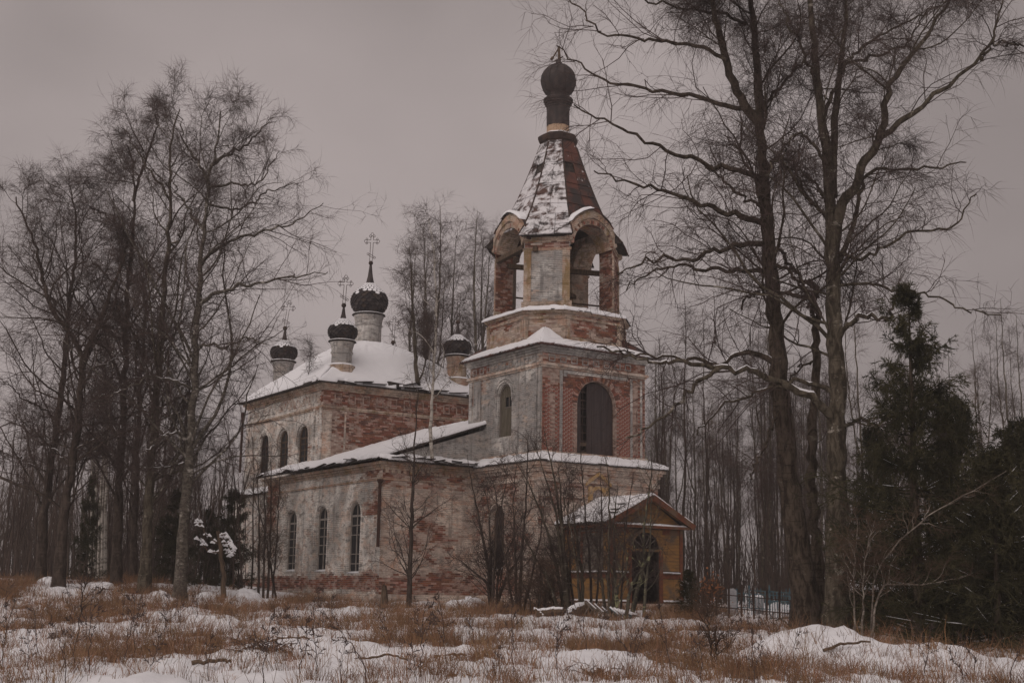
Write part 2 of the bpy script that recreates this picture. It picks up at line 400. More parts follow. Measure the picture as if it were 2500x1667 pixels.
def strip(wl, uc, w, z1, win, wout, zlow, d0, d1, b=None, n=12):     # arched moulding with straight legs
    b = b or MB(); zs = z1-w/2; ri = w/2+win; ro = w/2+wout
    inner = [(uc-ri, zlow)]+[(uc-ri*math.cos(math.pi*i/n), zs+ri*math.sin(math.pi*i/n)) for i in range(n+1)]+[(uc+ri, zlow)]
    outer = [(uc-ro, zlow)]+[(uc-ro*math.cos(math.pi*i/n), zs+ro*math.sin(math.pi*i/n)) for i in range(n+1)]+[(uc+ro, zlow)]
    for i in range(len(inner)-1):
        q = [inner[i], inner[i+1], outer[i+1], outer[i]]
        b.hexa([wl.p(*p, d0) for p in q], [wl.p(*p, d1) for p in q])
    return b
def wbox(b, wl, u0, u1, z0, z1, d0, d1, c=None):
    q = [(u0,z0),(u1,z0),(u1,z1),(u0,z1)]
    b.hexa([wl.p(*p, d0) for p in q], [wl.p(*p, d1) for p in q], c)
def window(wl, uc, w, z0, z1, parent=church, rec=.24, rows=5, frame=FRAMEW, broken=0, snow=True, surround=None, pane=GLASS):
    fr = strip(wl, uc, w, z1, -.09, -.004, z0, -rec-.08, -rec)
    wbox(fr, wl, uc-w/2+.004, uc+w/2-.004, z0+.002, z0+.08, -rec-.08, -rec-.003)
    f = fr.build('window', frame, parent)
    m = MB(); zs = z1-w/2
    wbox(m, wl, uc-.035, uc+.035, z0+.08, z1-.06, -rec-.07, -rec-.02); m.build('mullion', frame, f)
    for k in range(1, rows+1):
        zz = z0+(zs-z0)*k/rows
        if k < rows and random.random() < broken: continue
        m = MB(); h = .09 if k == rows else .045
        wbox(m, wl, uc-w/2+.07, uc+w/2-.07, zz-h/2, zz+h/2, -rec-.066, -rec-.024); m.build('glazing_bar', frame, f)
    pts = arch_pts(uc, w-.1, z0+.05, z1-.05)
    p = MB(); p.hexa([wl.p(*q, -rec-.062) for q in pts], [wl.p(*q, -rec-.05) for q in pts]); p.build('pane', pane, f)
    if surround: strip(wl, uc, w, z1, .1, .24, z0+(z1-z0)*.55, .002, .07).build('hood_mould', surround, f)
    if snow:
        s = MB(); s.hexa([wl.p(uc-w/2+.02, z0+.004, -rec+.01), wl.p(uc+w/2-.02, z0+.004, -rec+.01), wl.p(uc+w/2-.02, z0+.004, .03), wl.p(uc-w/2+.02, z0+.004, .03)],
               [wl.p(uc-w/2+.06, z0+.11, -rec+.01), wl.p(uc+w/2-.06, z0+.08, -rec+.01), wl.p(uc+w/2-.03, z0+.03, -.02), wl.p(uc-w/2+.03, z0+.04, -.02)])
        s.build('snow', SNOW, f, True)
    return f
def ring(x0, x1, y0, y1, z0, z1, o, b=None):
    b = b or MB(); b.box(x0-o, x1+o, y0-o, y1+o, z0, z1); return b
def snow_sheet(P, ns, nt_, thick, seed, parent, edge=.25, holes=.0, name='snow', fs=2.2):
    # snow lying on a surface P(s, t) -> point: top skin lifted by a lumpy thickness that runs out raggedly at the borders
    s, t = np.meshgrid(np.linspace(0, 1, ns), np.linspace(0, 1, nt_))
    pt = P(s, t); L1 = np.linalg.norm(pt[0,-1]-pt[0,0])+.01; L2 = np.linalg.norm(pt[-1,0]-pt[0,0])+.01
    a = s*L1; c = t*L2
    n1 = fbm(a*fs, c*fs, seed, 4)
    e = np.minimum(np.minimum(a, L1-a), np.minimum(c, L2-c))
    h = thick*(.55+.9*n1)*np.clip((e+edge*(n1-.42)*2.4)/.12, -.5, 1)
    if holes: h = np.where(fbm(a*.8, c*1.6, seed+9, 3) < holes, -1, h)
    top = pt.copy(); top[...,2] += np.maximum(h, -.03)
    bot = pt.copy(); bot[...,2] -= .04
    idx = np.arange(ns*nt_).reshape(nt_, ns)
    keep = (h[:-1,:-1] > -.02)&(h[1:,:-1] > -.02)&(h[:-1,1:] > -.02)&(h[1:,1:] > -.02)
    q = np.stack([idx[:-1,:-1], idx[:-1,1:], idx[1:,1:], idx[1:,:-1]], -1)[keep]
    if len(q) == 0: return None
    used = np.unique(q); re = np.full(ns*nt_, -1); re[used] = np.arange(len(used))
    v = top.reshape(-1, 3)[used]; q = re[q]
    # skirt down to the roof along every open edge
    ed = np.concatenate([q[:,[0,1]], q[:,[1,2]], q[:,[2,3]], q[:,[3,0]]]); key = np.sort(ed, 1)
    _, inv, cnt = np.unique(key[:,0]*100003+key[:,1], return_inverse=True, return_counts=True)
    be = ed[cnt[inv] == 1]; vb = bot.reshape(-1, 3)[used]; n0 = len(v)
    sk = np.stack([be[:,1], be[:,0], be[:,0]+n0, be[:,1]+n0], 1)
    return npmesh(name, np.concatenate([v, vb]), quads=np.concatenate([q, sk]), mat=SNOW, parent=parent, smooth=True)
def bil(a, b, c, d):
    a, b, c, d = (np.array(q, float) for q in (a, b, c, d))
    return lambda s, t: (a*(1-s[...,None])+b*s[...,None])*(1-t[...,None])+(d*(1-s[...,None])+c*s[...,None])*t[...,None]
XL = (-1,0,0); YF = (0,-1,0)
LEFT = lambda x: Wall((x,0,0), (0,1,0), XL)      # wall facing left, u = local y
WEST = lambda y: Wall((0,y,0), (1,0,0), YF)      # wall facing the viewer's right, u = local x
# --- bell tower, lower tier
lt = (-.4, 6.4, -.4, 6.4)
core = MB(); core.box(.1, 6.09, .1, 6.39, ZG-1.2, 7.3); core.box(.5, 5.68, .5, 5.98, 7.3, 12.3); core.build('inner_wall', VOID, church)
wl = LEFT(-.4)
wLL = wall_mesh(wl, [(-.4,ZG-1.2),(4.8,ZG-1.2),(4.8,7.1),(-.4,7.1)], [arch_pts(2.85, 1.25, 2.75, 5.6)], .45, PL_P)
window(wl, 2.85, 1.25, 2.75, 5.6, wLL, .3, 5, BROWNWOOD, .3)
bricks(wl, -.4, 4.6, 1.3, 7.0, lambda u, z: .42+.12*(z < 2.6)-.1*(u < 1.2), [(2.85,1.25,2.75,5.6)], wLL, 21)
wl = WEST(-.4)
wLW = wall_mesh(wl, [(-.4,ZG-1.2),(6.1,ZG-1.2),(6.1,7.1),(-.4,7.1)], [], .4, PL_P)
bricks(wl, -.4, 6.1, 1.3, 7.0, lambda u, z: .36+.1*(4.6 < z < 5.8)+.15*(z < 2.4), [], wLW, 22, skip=lambda u, z: .8 < u < 4.8 and z < 4.6)
MBx = MB(); MBx.box(6.085, 6.1, -.39, 6.39, ZG-1.2, 7.1); MBx.box(-.39, 6.08, 6.385, 6.4, ZG-1.2, 7.1); MBx.build('wall', PL_P, church)
b = MB()
for z0, z1, o in ((6.45,6.6,.07),(6.85,6.98,.09),(6.98,7.1,.16),(7.1,7.24,.27)): ring(-.4, 6.1, -.4, 6.4, z0, z1, o, b)
ring(-.4, 6.1, -.4, 6.4, ZG-1.2, 1.62, .12, MB()).build('plinth', PL_P, church)
b.build('cornice', PL_P, church)
def skirt(x0, x1, y0, y1, o0, z0, o1, z1, th=.06):
    b = MB(); A = [(x0-o0,y0-o0,z0),(x1+o0,y0-o0,z0),(x1+o0,y1+o0,z0),(x0-o0,y1+o0,z0)]; B = [(x0-o1,y0-o1,z1),(x1+o1,y0-o1,z1),(x1+o1,y1+o1,z1),(x0-o1,y1+o1,z1)]
    b.add(A+B, [(0,1,5,4),(1,2,6,5),(2,3,7,6),(3,0,4,7)])
    A2 = [(p[0],p[1],p[2]-th) for p in A]; b.add(A+A2, [(1,0,4,5),(2,1,5,6),(3,2,6,7),(0,3,7,4),(4,7,6,5)])
    return b, A, B
b, A, B = skirt(-.4, 6.1, -.4, 6.4, .36, 7.3, -.42, 7.66)
r1 = b.build('ledge_roof', ROOFB, church)
snow_sheet(bil(A[3], A[0], B[0], B[3]), 90, 10, .11, 31, r1, .12)
snow_sheet(bil(A[0], A[1], B[1], B[0]), 90, 10, .12, 32, r1, .1)
# icon niche over the porch
wl = WEST(-.4); n_ = MB()
strip(wl, 2.72, .62, 6.2, .02, .16, 5.4, .002, .1, n_)
for s_ in (-1, 1):
    q = [(2.72, 6.98), (2.72+s_*.66, 6.5), (2.72+s_*.66, 6.36), (2.72, 6.82)]
    if s_ > 0: q = q[::-1]
    n_.hexa([wl.p(*p, .002) for p in q], [wl.p(*p, .14) for p in q])
wbox(n_, wl, 2.2, 2.36, 5.4, 6.34, .002, .13); wbox(n_, wl, 3.08, 3.24, 5.4, 6.34, .002, .13)
nich = n_.build('icon_niche', simple('ochre stained stucco', (.42,.26,.1), (.45,.33,.22), ns=5), church)
n_ = MB(); pts = arch_pts(2.72, .64, 5.4, 6.2); n_.hexa([wl.p(*p, .003) for p in pts], [wl.p(*p, .02) for p in pts]); n_.build('icon_panel', simple('washed out fresco', (.36,.32,.32), (.42,.34,.29), ns=5), nich)
# --- bell tower, second tier
wl = LEFT(0)
h1 = arch_pts(2.95, 1.15, 8.62, 11.02)
w2L = wall_mesh(wl, [(0,7.3),(6,7.3),(6,12.3),(0,12.3)], [h1], .3, PL_G)
bricks(wl, 0, 6, 7.7, 12.2, lambda u, z: .2+.3*(u > 4.2)*(z > 10.3)+.2*(z > 11.7)+.12*(u > 5)*(z < 9), [(2.95,1.15,8.62,11.02)], w2L, 23)
b = MB()
for u0, u1 in ((.04,.24),(.3,1.0),(4.95,5.55),(5.72,5.96)): wbox(b, wl, u0, u1, 7.85, 11.4, .002, .07)
b.each('pilaster', PL_G, w2L)
strip(wl, 2.95, 1.15, 11.02, .06, .14, 10.2, .002, .08).build('hood_mould', PL_G, w2L); strip(wl, 2.95, 1.15, 11.02, .22, .3, 10.4, .002, .05).build('hood_mould', PL_G, w2L)
# boarded window of the second tier
f = strip(wl, 2.95, 1.15, 11.02, -.1, -.003, 8.62, -.22, -.1).build('window', GREYWOOD, church)
BOARD = simple('grey green board', (.09,.075,.052), (.15,.13,.1), (8,8,.5), 4, .9, .3, .006)
for k in range(6):
    u0 = 2.45+k*.167; u1 = u0+.155
    top = 11.02-.575+math.sqrt(max(.01, .5**2-(abs(u0+.08-2.95))**2))
    for z0, z1 in ((8.64, 9.95), (10.42, top)) if k < 4 else ((8.64, top),):
        m = MB(); wbox(m, wl, u0, u1, z0, z1, -.19-random.random()*.015, -.14); m.build('plank', BOARD, f)
m = MB(); pts = arch_pts(2.95, 1.13, 8.63, 11.0); m.hexa([wl.p(*q, -.27) for q in pts], [wl.p(*q, -.22) for q in pts]); m.build('pane', GLASS, f)
m = MB(); wbox(m, wl, 2.5, 3.12, 9.93, 9.98, -.16, -.12); wbox(m, wl, 2.78, 2.82, 9.98, 10.42, -.17, -.13); m.build('glazing_bar', GREYWOOD, f)
wl = WEST(0)
h2 = arch_pts(2.95, 2.12, 7.72, 11.05)
w2W = wall_mesh(wl, [(0,7.3),(5.7,7.3),(5.7,12.3),(0,12.3)], [h2], .35, MORT)
HB = [(2.95,2.12,7.72,11.05)]
def pan(u, z): return (.35 < u < .78 and 7.95 < z < 11.0 and fbm(np.array([u*3]), np.array([z*1.3]), 4)[0] > .42) or (4.95 < u < 5.3 and 7.9 < z < 11.2)
def pW(u, z): return .74-.25*(z > 11.1)+.08*(u < .35)+.1*math.exp(-((u-2.95)/1.6)**2)-.1*(u > 5.3)
one = []
bricks(wl, .02, 5.69, 7.75, 11.4, pW, HB, w2W, 24, skip=pan, single=one)
bp = None
for (w_, um, zm, ln, d) in one:
    if bp is None:
        m = MB(); m.box(-.129, .129, -.02, 0, -.037, .037); bp = m.build('brick', BRICK_ONE, w2W)
        ob = bp
    else:
        ob = bp.copy(); COL.objects.link(ob)
    ob.location = (um, .012-d-.0, zm); ob.rotation_euler = (0, random.uniform(-.01,.01), random.uniform(-.02,.02)); ob.scale = (ln/.262, 1, 1)
bricks(wl, .02, 5.69, 11.6, 12.15, lambda u, z: .6, [], w2W, 25)
b = MB()
for u0, u1 in ((.92,1.06),(4.82,4.94),(5.4,5.5)): wbox(b, wl, u0, u1, 7.8, 11.35, .002, .06)
wbox(b, wl, 1.12, 1.3, 11.1, 11.38, .002, .05); wbox(b, wl, 1.3, 4.7, 11.24, 11.38, .002, .05)
b.each('pilaster', PL_G, w2W)
arch = MB()                                    # brick arch stones round the big opening
for i in range(34):
    a = math.pi*(i+.5)/34; da = math.pi/34*.42; zs = 11.05-1.06
    q = [(2.95-(1.09+rr)*math.cos(a+e*da), zs+(1.09+rr)*math.sin(a+e*da)) for rr, e in ((0,-1),(.27,-1),(.27,1),(0,1))]
    arch.hexa([wl.p(*p, .002) for p in q], [wl.p(*p, .03+.01*random.random()) for p in q], brick_col(0))
ao = arch.build('arch_bricks', BRICK, w2W); ao['kind'] = 'stuff'
# iron shutters of the big opening: one leaf shut, the other fallen away from its barred frame
m = MB(); strip(wl, 2.95, 2.1, 11.04, -.12, -.004, 7.72, -.3, -.2, m); sh = m.build('belfry_door', DKMETAL, church)
for k in range(5):
    u0 = 2.53+k*.28; u1 = u0+.272
    tops = [11.05-1.06+math.sqrt(max(.02, 1.0**2-(x-2.95)**2)) for x in (u0, u1)]
    q = [(u0,7.74),(u1,7.74),(u1,tops[1]),(u0,tops[0])]
    m = MB(); m.hexa([wl.p(*p, -.2) for p in q], [wl.p(*p, -.165+.012*(k % 2)) for p in q]); m.build('shutter_plank', SHUTTER, sh)
m = MB(); wbox(m, wl, 2.02, 2.2, 7.74, 10.6, -.22, -.17); m.build('door_post', SHUTTER, sh)
for k in range(7):
    m = MB(); z = 8.35+k*.36; wbox(m, wl, 2.2, 2.53, z, z+.05, -.23, -.19); m.build('iron_bar', DKMETAL, sh)
m = MB(); wbox(m, wl, 2.34, 2.37, 8.2, 10.7, -.245, -.232); m.build('iron_bar', DKMETAL, sh)
m = MB(); wbox(m, wl, 2.2, 2.53, 8.15, 8.3, -.23, -.18); wbox(m, wl, 2.2, 2.53, 7.74, 7.9, -.23, -.18); m.build('door_rail', BROWNWOOD, sh)
MBx = MB(); MBx.box(5.685, 5.7, .01, 5.99, 7.3, 12.3); MBx.box(.01, 5.68, 5.985, 6, 7.3, 12.3); MBx.build('wall', PL_G, church)
b = MB()
for z0, z1, o in ((7.3,7.78,.1),(11.42,11.5,.06),(11.5,11.62,.13)): ring(0, 5.7, 0, 6, z0, z1, o, b)
b.build('cornice', PL_P, church)
b = MB()
for z0, z1, o in ((12.06,12.16,.07),(12.16,12.26,.14),(12.26,12.38,.22)): ring(0, 5.7, 0, 6, z0, z1, o, b)
b.build('cornice', PL_G, church)
for wl_, us in ((LEFT(0), np.arange(.6, 5.6, .62)), (WEST(0), np.arange(.5, 5.3, .6))):     # sunk squares of the frieze
    for u in us:
        m = MB()
        for (a0, a1, z0, z1) in ((u-.17,u-.12,11.7,12.0),(u+.12,u+.17,11.7,12.0),(u-.12,u+.12,11.95,12.0),(u-.12,u+.12,11.7,11.75)): wbox(m, wl_, a0, a1, z0, z1, .001, .035)
        m.build('frieze_square', PL_G, w2L if wl_.n[0] else w2W)
# skirt roof up to the octagon
TC = 3.0; TX = 2.86; h3, c3 = 2.86, 1.9/math.sqrt(2)
def octo(h, c, z, cx=TX, cy=TC):
    m_ = h-c; return [(cx-m_,cy-h,z),(cx+m_,cy-h,z),(cx+h,cy-m_,z),(cx+h,cy+m_,z),(cx+m_,cy+h,z),(cx-m_,cy+h,z),(cx-h,cy+m_,z),(cx-h,cy-m_,z)]
o_ = 3.4; ox_ = 3.26; E4 = [(TX-ox_,TC-o_,12.42),(TX+ox_,TC-o_,12.42),(TX+ox_,TC+o_,12.42),(TX-ox_,TC+o_,12.42)]
O8 = octo(h3-.02, c3, 12.74); kk = (h3-c3/2)-.02
M4 = [(TX-kk,TC-kk,13.35),(TX+kk,TC-kk,13.35),(TX+kk,TC+kk,13.35),(TX-kk,TC+kk,13.35)]
b = MB(); vs = E4+O8+M4
b.add(vs, [(0,1,5,4),(1,2,7,6),(2,3,9,8),(3,0,11,10),(0,4,12),(0,12,11),(1,6,13),(1,13,5),(2,8,14),(2,14,7),(3,10,15),(3,15,9)])
E5 = [(p[0],p[1],p[2]-.06) for p in E4]; b.add(E4+E5, [(1,0,4,5),(2,1,5,6),(3,2,6,7),(0,3,7,4),(4,7,6,5)])
sk = b.build('skirt_roof', SHEET_D, church)
snow_sheet(bil(E4[0], E4[1], O8[1], O8[0]), 80, 9, .1, 41, sk, .08); snow_sheet(bil(E4[3], E4[0], O8[7], O8[6]), 80, 9, .1, 42, sk, .1)
snow_sheet(bil(E4[0], O8[0], M4[0], M4[0]), 20, 14, .1, 43, sk, .02); snow_sheet(bil(O8[7], E4[0], M4[0], M4[0]), 20, 14, .1, 44, sk, .02)
# --- octagonal base of the belfry
b = MB(); b.hexa(octo(h3, c3, 12.3), octo(h3, c3, 14.1)); oc = b.build('wall', PL_M, church)
FAC = []
def facet_wall(h, c, i):
    P = octo(h, c, 0); a = np.array(P[i]); e = np.array(P[(i+1) % 8]); d = (e-a)/np.linalg.norm(e-a); n = np.array([d[1], -d[0], 0]); return Wall(a, d, n), np.linalg.norm(e-a)
b = MB()
for i in (0, 7, 6, 1, 5):
    fw_, ln = facet_wall(h3, c3, i)
    wbox(b, fw_, .02, ln-.02, 12.75, 12.95, .002, .05); wbox(b, fw_, .0, .2, 12.95, 13.75, .002, .05); wbox(b, fw_, ln-.2, ln, 12.95, 13.75, .002, .05); wbox(b, fw_, .0, ln, 13.75, 13.85, .002, .08)
    bricks(fw_, .05, ln-.05, 12.8, 14.05, lambda u, z: .46 if i in (0, 6) else .4, [], oc, 50+i, dout=0)
b.hexa(octo(h3+.08, c3, 14.0), octo(h3+.16, c3, 14.12)); b.build('cornice', PL_M, church)
b = MB(); LO = octo(h3+.22, c3, 14.14); LI = octo(2.62, 1.1, 14.34); b.hexa(LO, LI); lg = b.build('ledge_roof', ROOFB, church)
for i in (0, 7, 6, 1): snow_sheet(bil(LO[i], LO[(i+1) % 8], LI[(i+1) % 8], LI[i]), 50, 8, .09, 60+i, lg, .08)
# --- belfry: four piers, four arches
h4, c4 = 2.7, 1.5; mm = h4-c4; tk = 1.0; ZB, ZS, ZT = 14.3, 17.1, 17.62
pier_mat = (PL_M, PL_G, PL_M, PL_M)
for q, (sx, sy) in enumerate(((-1,-1),(1,-1),(1,1),(-1,1))):
    T = lambda x, y, z: (TX+sx*x, TC+sy*y, z)
    lo = [(h4,mm),(mm,h4),(mm,h4-tk),(h4-tk,mm)]
    b = MB(); L0 = [T(x,y,ZB) for x, y in lo]; L1 = [T(x,y,ZT) for x, y in lo]
    if sx*sy < 0: L0 = L0[::-1]; L1 = L1[::-1]
    b.hexa(L0[::-1], L1[::-1]) if False else b.hexa(L0, L1)
    pr = b.build('pier', (PL_G if q == 0 else PL_M), church)
    # capital, base and corner strips
    b = MB()
    for z0, z1, g in ((14.3,14.62,.09),(16.98,17.1,.06),(17.36,17.46,.06),(17.46,17.6,.13)):
        lo2 = [(h4+g,mm-g*.4),(mm-g*.4,h4+g),(mm-g*.4,h4-.3),(h4-.3,mm-g*.4)]
        A0 = [T(x,y,z0) for x, y in lo2]; A1 = [T(x,y,z1) for x, y in lo2]
        if sx*sy < 0: A0 = A0[::-1]; A1 = A1[::-1]
        b.hexa(A0, A1)
    b.each('capital', PL_M, pr)
    i = {0:7, 1:1, 2:3, 3:5}[q]
    fw_, ln = facet_wall(h4, c4, i)
    b = MB(); wbox(b, fw_, 0, .34, 14.62, 16.98, .002, .05); wbox(b, fw_, ln-.34, ln, 14.62, 16.98, .002, .05); b.each('pilaster', PL_M, pr)
    bricks(fw_, .03, ln-.03, 14.65, 17.55, (lambda u, z: .14+.5*(z > 17.1)) if q == 0 else (lambda u, z: .62), [], pr, 70+q, dout=.0 if q else .0)
    if q == 3:                                 # the jamb seen through the left arch, bare brick
        jw = Wall(T(h4, mm, 0), (0, 0, 0), (0, -1, 0)); jw.du = np.array([1., 0, 0]); bricks(jw, .02, tk-.02, 14.5, 17.4, lambda u, z: .78, [], pr, 81)
    if q == 1:
        jw = Wall(T(mm, h4, 0), (0, 1, 0), (-1, 0, 0)); bricks(jw, .02, tk-.02, 14.5, 17.4, lambda u, z: .7, [], pr, 82)
for k, (nx, ny) in enumerate(((-1,0),(0,-1),(1,0),(0,1))):
    du = np.array([-ny, nx, 0.]); n = np.array([nx, ny, 0.]); wl = Wall(np.array([TX, TC, 0])+n*h4, du, n)
    b = MB(); N_ = 16; zs = 17.3; ri, ro = mm-.17, 1.43
    def arc(r, tip): return [(-r*math.cos(math.pi*i/N_), zs+max(0, min(.2, (r-ri)*.5))+r*math.sin(math.pi*i/N_)*(1+tip*max(0, 1-abs(i-N_/2)/2.5))) for i in range(N_+1)]
    ia, oa = arc(ri, 0), arc(ro, .07)
    for i in range(N_):
        q_ = [ia[i], ia[i+1], oa[i+1], oa[i]]; b.hexa([wl.p(*p, -tk) for p in q_], [wl.p(*p, .06) for p in q_])
    am = b.build('arch', PL_M, church)
    b = MB(); i2, o2 = arc(1.2, .05), arc(1.36, .06)
    for i in range(N_): q_ = [i2[i], i2[i+1], o2[i+1], o2[i]]; b.hexa([wl.p(*p, .06) for p in q_], [wl.p(*p, .13) for p in q_])
    b.build('archivolt', PL_M, am)
    o3 = arc(1.44, .07); o4 = arc(1.48, .08); rims = MB()
    for i in range(N_):                        # thin metal covering, torn away in places
        q_ = [o3[i], o3[i+1], o4[i+1], o4[i]]; e_ = random.choice((.02,.05,.09,.13)) if 2 < i < N_-3 else random.choice((-.3,-.1,.04))
        rims.hexa([wl.p(*p, -1.5) for p in q_], [wl.p(*p, e_) for p in q_])
    ar = rims.each('arch_roof', SHEET_D, am)
    if k < 2:
        o5 = np.array([wl.p(*p, 0) for p in arc(1.5, .08)])
        sl = slice(6, 13) if k == 0 else slice(3, 9)
        pp = o5[sl]
        def P(s, t, pp=pp, n=n):
            x = s*(len(pp)-1); i0 = np.minimum(x.astype(int), len(pp)-2); f_ = (x-i0)[...,None]
            return pp[i0]*(1-f_)+pp[i0+1]*f_+n*(-1.3+1.5*t)[...,None]
        snow_sheet(P, 24, 14, .09, 90+k, ar, .12)
        bb = MB()                              # loose bricks in the arch face
        for i in range(40):
            a = math.pi*(i+.5)/40; da = math.pi/40*.43
            if random.random() < (.3 if k == 0 else .6):
                q_ = [((1.04+rr)*-math.cos(a+e*da), zs+.02+(1.04+rr)*math.sin(a+e*da)) for rr, e in ((0,-1),(.15,-1),(.15,1),(0,1))]
                bb.hexa([wl.p(*p, .055) for p in q_], [wl.p(*p, .085) for p in q_], brick_col(0))
        o = bb.build('arch_bricks', BRICK, am); o['kind'] = 'stuff'
b = MB(); b.hexa(octo(2.3,1.32,18.72), octo(2.0,1.15,18.97)); b.build('vault', MORT, church)
for (p, q_, w_, hh) in (((.4,1.3,17.05),(4.9,5.1,16.75),.2,.24),((.6,4.4,16.9),(5.4,1.6,16.6),.2,.22),((.5,2.2,16.1),(5.5,4.6,15.9),.16,.2),((1.2,5.0,15.6),(5.5,2.4,15.2),.07,.07),((.25,1.95,17.2),(.25,4.1,17.0),.26,.2)):
    b = MB(); b.beam(p, q_, w_, hh); b.build('beam', BROWNWOOD, church)
# --- tent roof, sheet by sheet
ZT0, ZT1 = 17.62, 22.85
def tent_h(z):
    t = (z-ZT0)/(ZT1-ZT0); return 2.82+( .8-2.82)*t+.34*(1-t)**7-.11*math.sin(math.pi*t)
b = MB(); lv = [ZT0+(ZT1-ZT0)*i/10 for i in range(11)]
for i in range(10):
    A_ = octo(tent_h(lv[i])-.03, tent_h(lv[i])*.56, lv[i]); B_ = octo(tent_h(lv[i+1])-.03, tent_h(lv[i+1])*.56, lv[i+1]+.001)
    if lv[i] > 18.6: b.hexa(A_, B_)
    else:                                      # below the arch tops only the four corner faces of the tent come down
        for k in (7, 1, 3, 5):
            q_ = [A_[k], A_[(k+1)%8]]; r_ = [B_[k], B_[(k+1)%8]]; inn = lambda p: (TX+(p[0]-TX)*.8, TC+(p[1]-TC)*.8, p[2])
            b.hexa([q_[0], q_[1], inn(q_[1]), inn(q_[0])], [r_[0], r_[1], inn(r_[1]), inn(r_[0])])
tent = b.build('tent_roof', ROOFB, church)
for fi in range(8):
    rows = 9
    for r in range(rows):
        za = ZT0+(ZT1-ZT0)*r/rows; zb = ZT0+(ZT1-ZT0)*(r+1)/rows+.05
        A0 = octo(tent_h(za), tent_h(za)*.56, za); B0 = octo(tent_h(zb), tent_h(zb)*.56, zb)
        a0, a1 = np.array(A0[fi]), np.array(A0[(fi+1) % 8]); b0, b1 = np.array(B0[fi]), np.array(B0[(fi+1) % 8])
        nrm = np.cross(a1-a0, b0-a0); nrm /= np.linalg.norm(nrm)
        nc = 3 if np.linalg.norm(a1-a0) > 1.9 else (2 if np.linalg.norm(a1-a0) > 1.0 else 1)
        for c_ in range(nc):
            s0, s1 = c_/nc+.006, (c_+1)/nc-.006
            if fi in (2,3,4) and nc > 1 and c_: continue
            if fi in (2,3,4): s1 = .994
            if fi % 2 == 0 and za < 18.1: continue
            if (fi, r, c_) in ((0, 6, 0), (6, 6, 1)): continue            # sheets that have come off
            lift = .012+.02*random.random(); dz = random.uniform(-.02, .02)
            l_ = [a0*(1-s0)+a1*s0, a0*(1-s1)+a1*s1, b0*(1-s1)+b1*s1, b0*(1-s0)+b1*s0]
            l_[0] = l_[0]+np.array([0,0,dz])
            lo = [p+nrm*.0 for p in l_]; hi = [l_[0]+nrm*(lift+.03), l_[1]+nrm*(lift+.03), l_[2]+nrm*lift, l_[3]+nrm*lift]
            m = MB(); m.hexa(lo, hi); ms = {7:SHEET_S, 6:SHEET_S, 5:SHEET_S, 0:(SHEET_M if random.random() < .4 else SHEET_D)}.get(fi, SHEET_M)
            m.build('roof_sheet', ms, tent)
    # rib covering each hip
    b = MB()
    for i in range(10):
        p0 = np.array(octo(tent_h(lv[i])+.02, tent_h(lv[i])*.56, lv[i])[fi]); p1 = np.array(octo(tent_h(lv[i+1])+.02, tent_h(lv[i+1])*.56, lv[i+1])[fi]); b.beam(p0, p1, .07, .05)
    b.build('hip_rib', DKMETAL, tent)
AX, AY = TX-.03, TC+.02
b = MB(); b.lathe([(.84,22.75),(.86,22.95),(.93,23.0),(.98,23.15),(.98,23.25),(.9,23.32),(.7,23.42)], 8, AX, AY, math.pi/8); b.build('tent_cornice', DKMETAL, church)
b = MB(); b.lathe([(.72,23.4),(.66,23.47),(.5,23.5)], 8, AX, AY, math.pi/8); b.build('snow', SNOW, church)
b = MB(); b.lathe([(.545,23.4),(.545,23.95)], 12, AX, AY); b.build('bare_boards', simple('bare pale timber', (.5,.36,.25), (.36,.24,.16), (5,5,1), 4), church)
b = MB(); b.lathe([(.56,23.85),(.555,24.75),(.58,24.8),(.58,24.87),(.62,24.9),(.62,24.97),(.68,25.0),(.68,25.08),(.73,25.12),(.73,25.22),(.66,25.28)], 16, AX, AY); b.build('neck', DOME, church)
b = MB(); pr = [(.64,25.27)]+[(.86*math.cos(a)*(1 if a > -.2 else .98), 26.16+.9*math.sin(a)) for a in np.linspace(-.95, 1.25, 14)]+[(.2,27.05),(.15,27.12),(.1,27.3)]
b.lathe(pr, 28, AX, AY); ball = b.build('tower_dome', DOME, church, True)
for k in range(14):
    a = 2*math.pi*k/14; m = MB()
    for i in range(2, 14):
        p0 = (AX+(pr[i][0]+.004)*math.cos(a), AY+(pr[i][0]+.004)*math.sin(a), pr[i][1]); p1 = (AX+(pr[i+1][0]+.004)*math.cos(a), AY+(pr[i+1][0]+.004)*math.sin(a), pr[i+1][1]); m.beam(p0, p1, .025, .02)
    m.build('seam', DOME, ball)
b = MB(); vd = np.array([V_@np.array([1,0,0]), U_@np.array([1,0,0])])       # along the picture, in local axes
def fx(dx, z): return (AX+vd[0]*dx, AY+vd[1]*dx, z)
b.beam(fx(.04,27.2), fx(0,27.98), .13, .13); b.beam(fx(0,27.9), fx(-.28,27.4), .06, .06); b.beam(fx(-.28,27.42), fx(-.36,27.3), .13, .12); b.beam(fx(-.2,27.2), fx(.2,27.46), .05, .05)
b.build('broken_finial', BROWNWOOD, church)
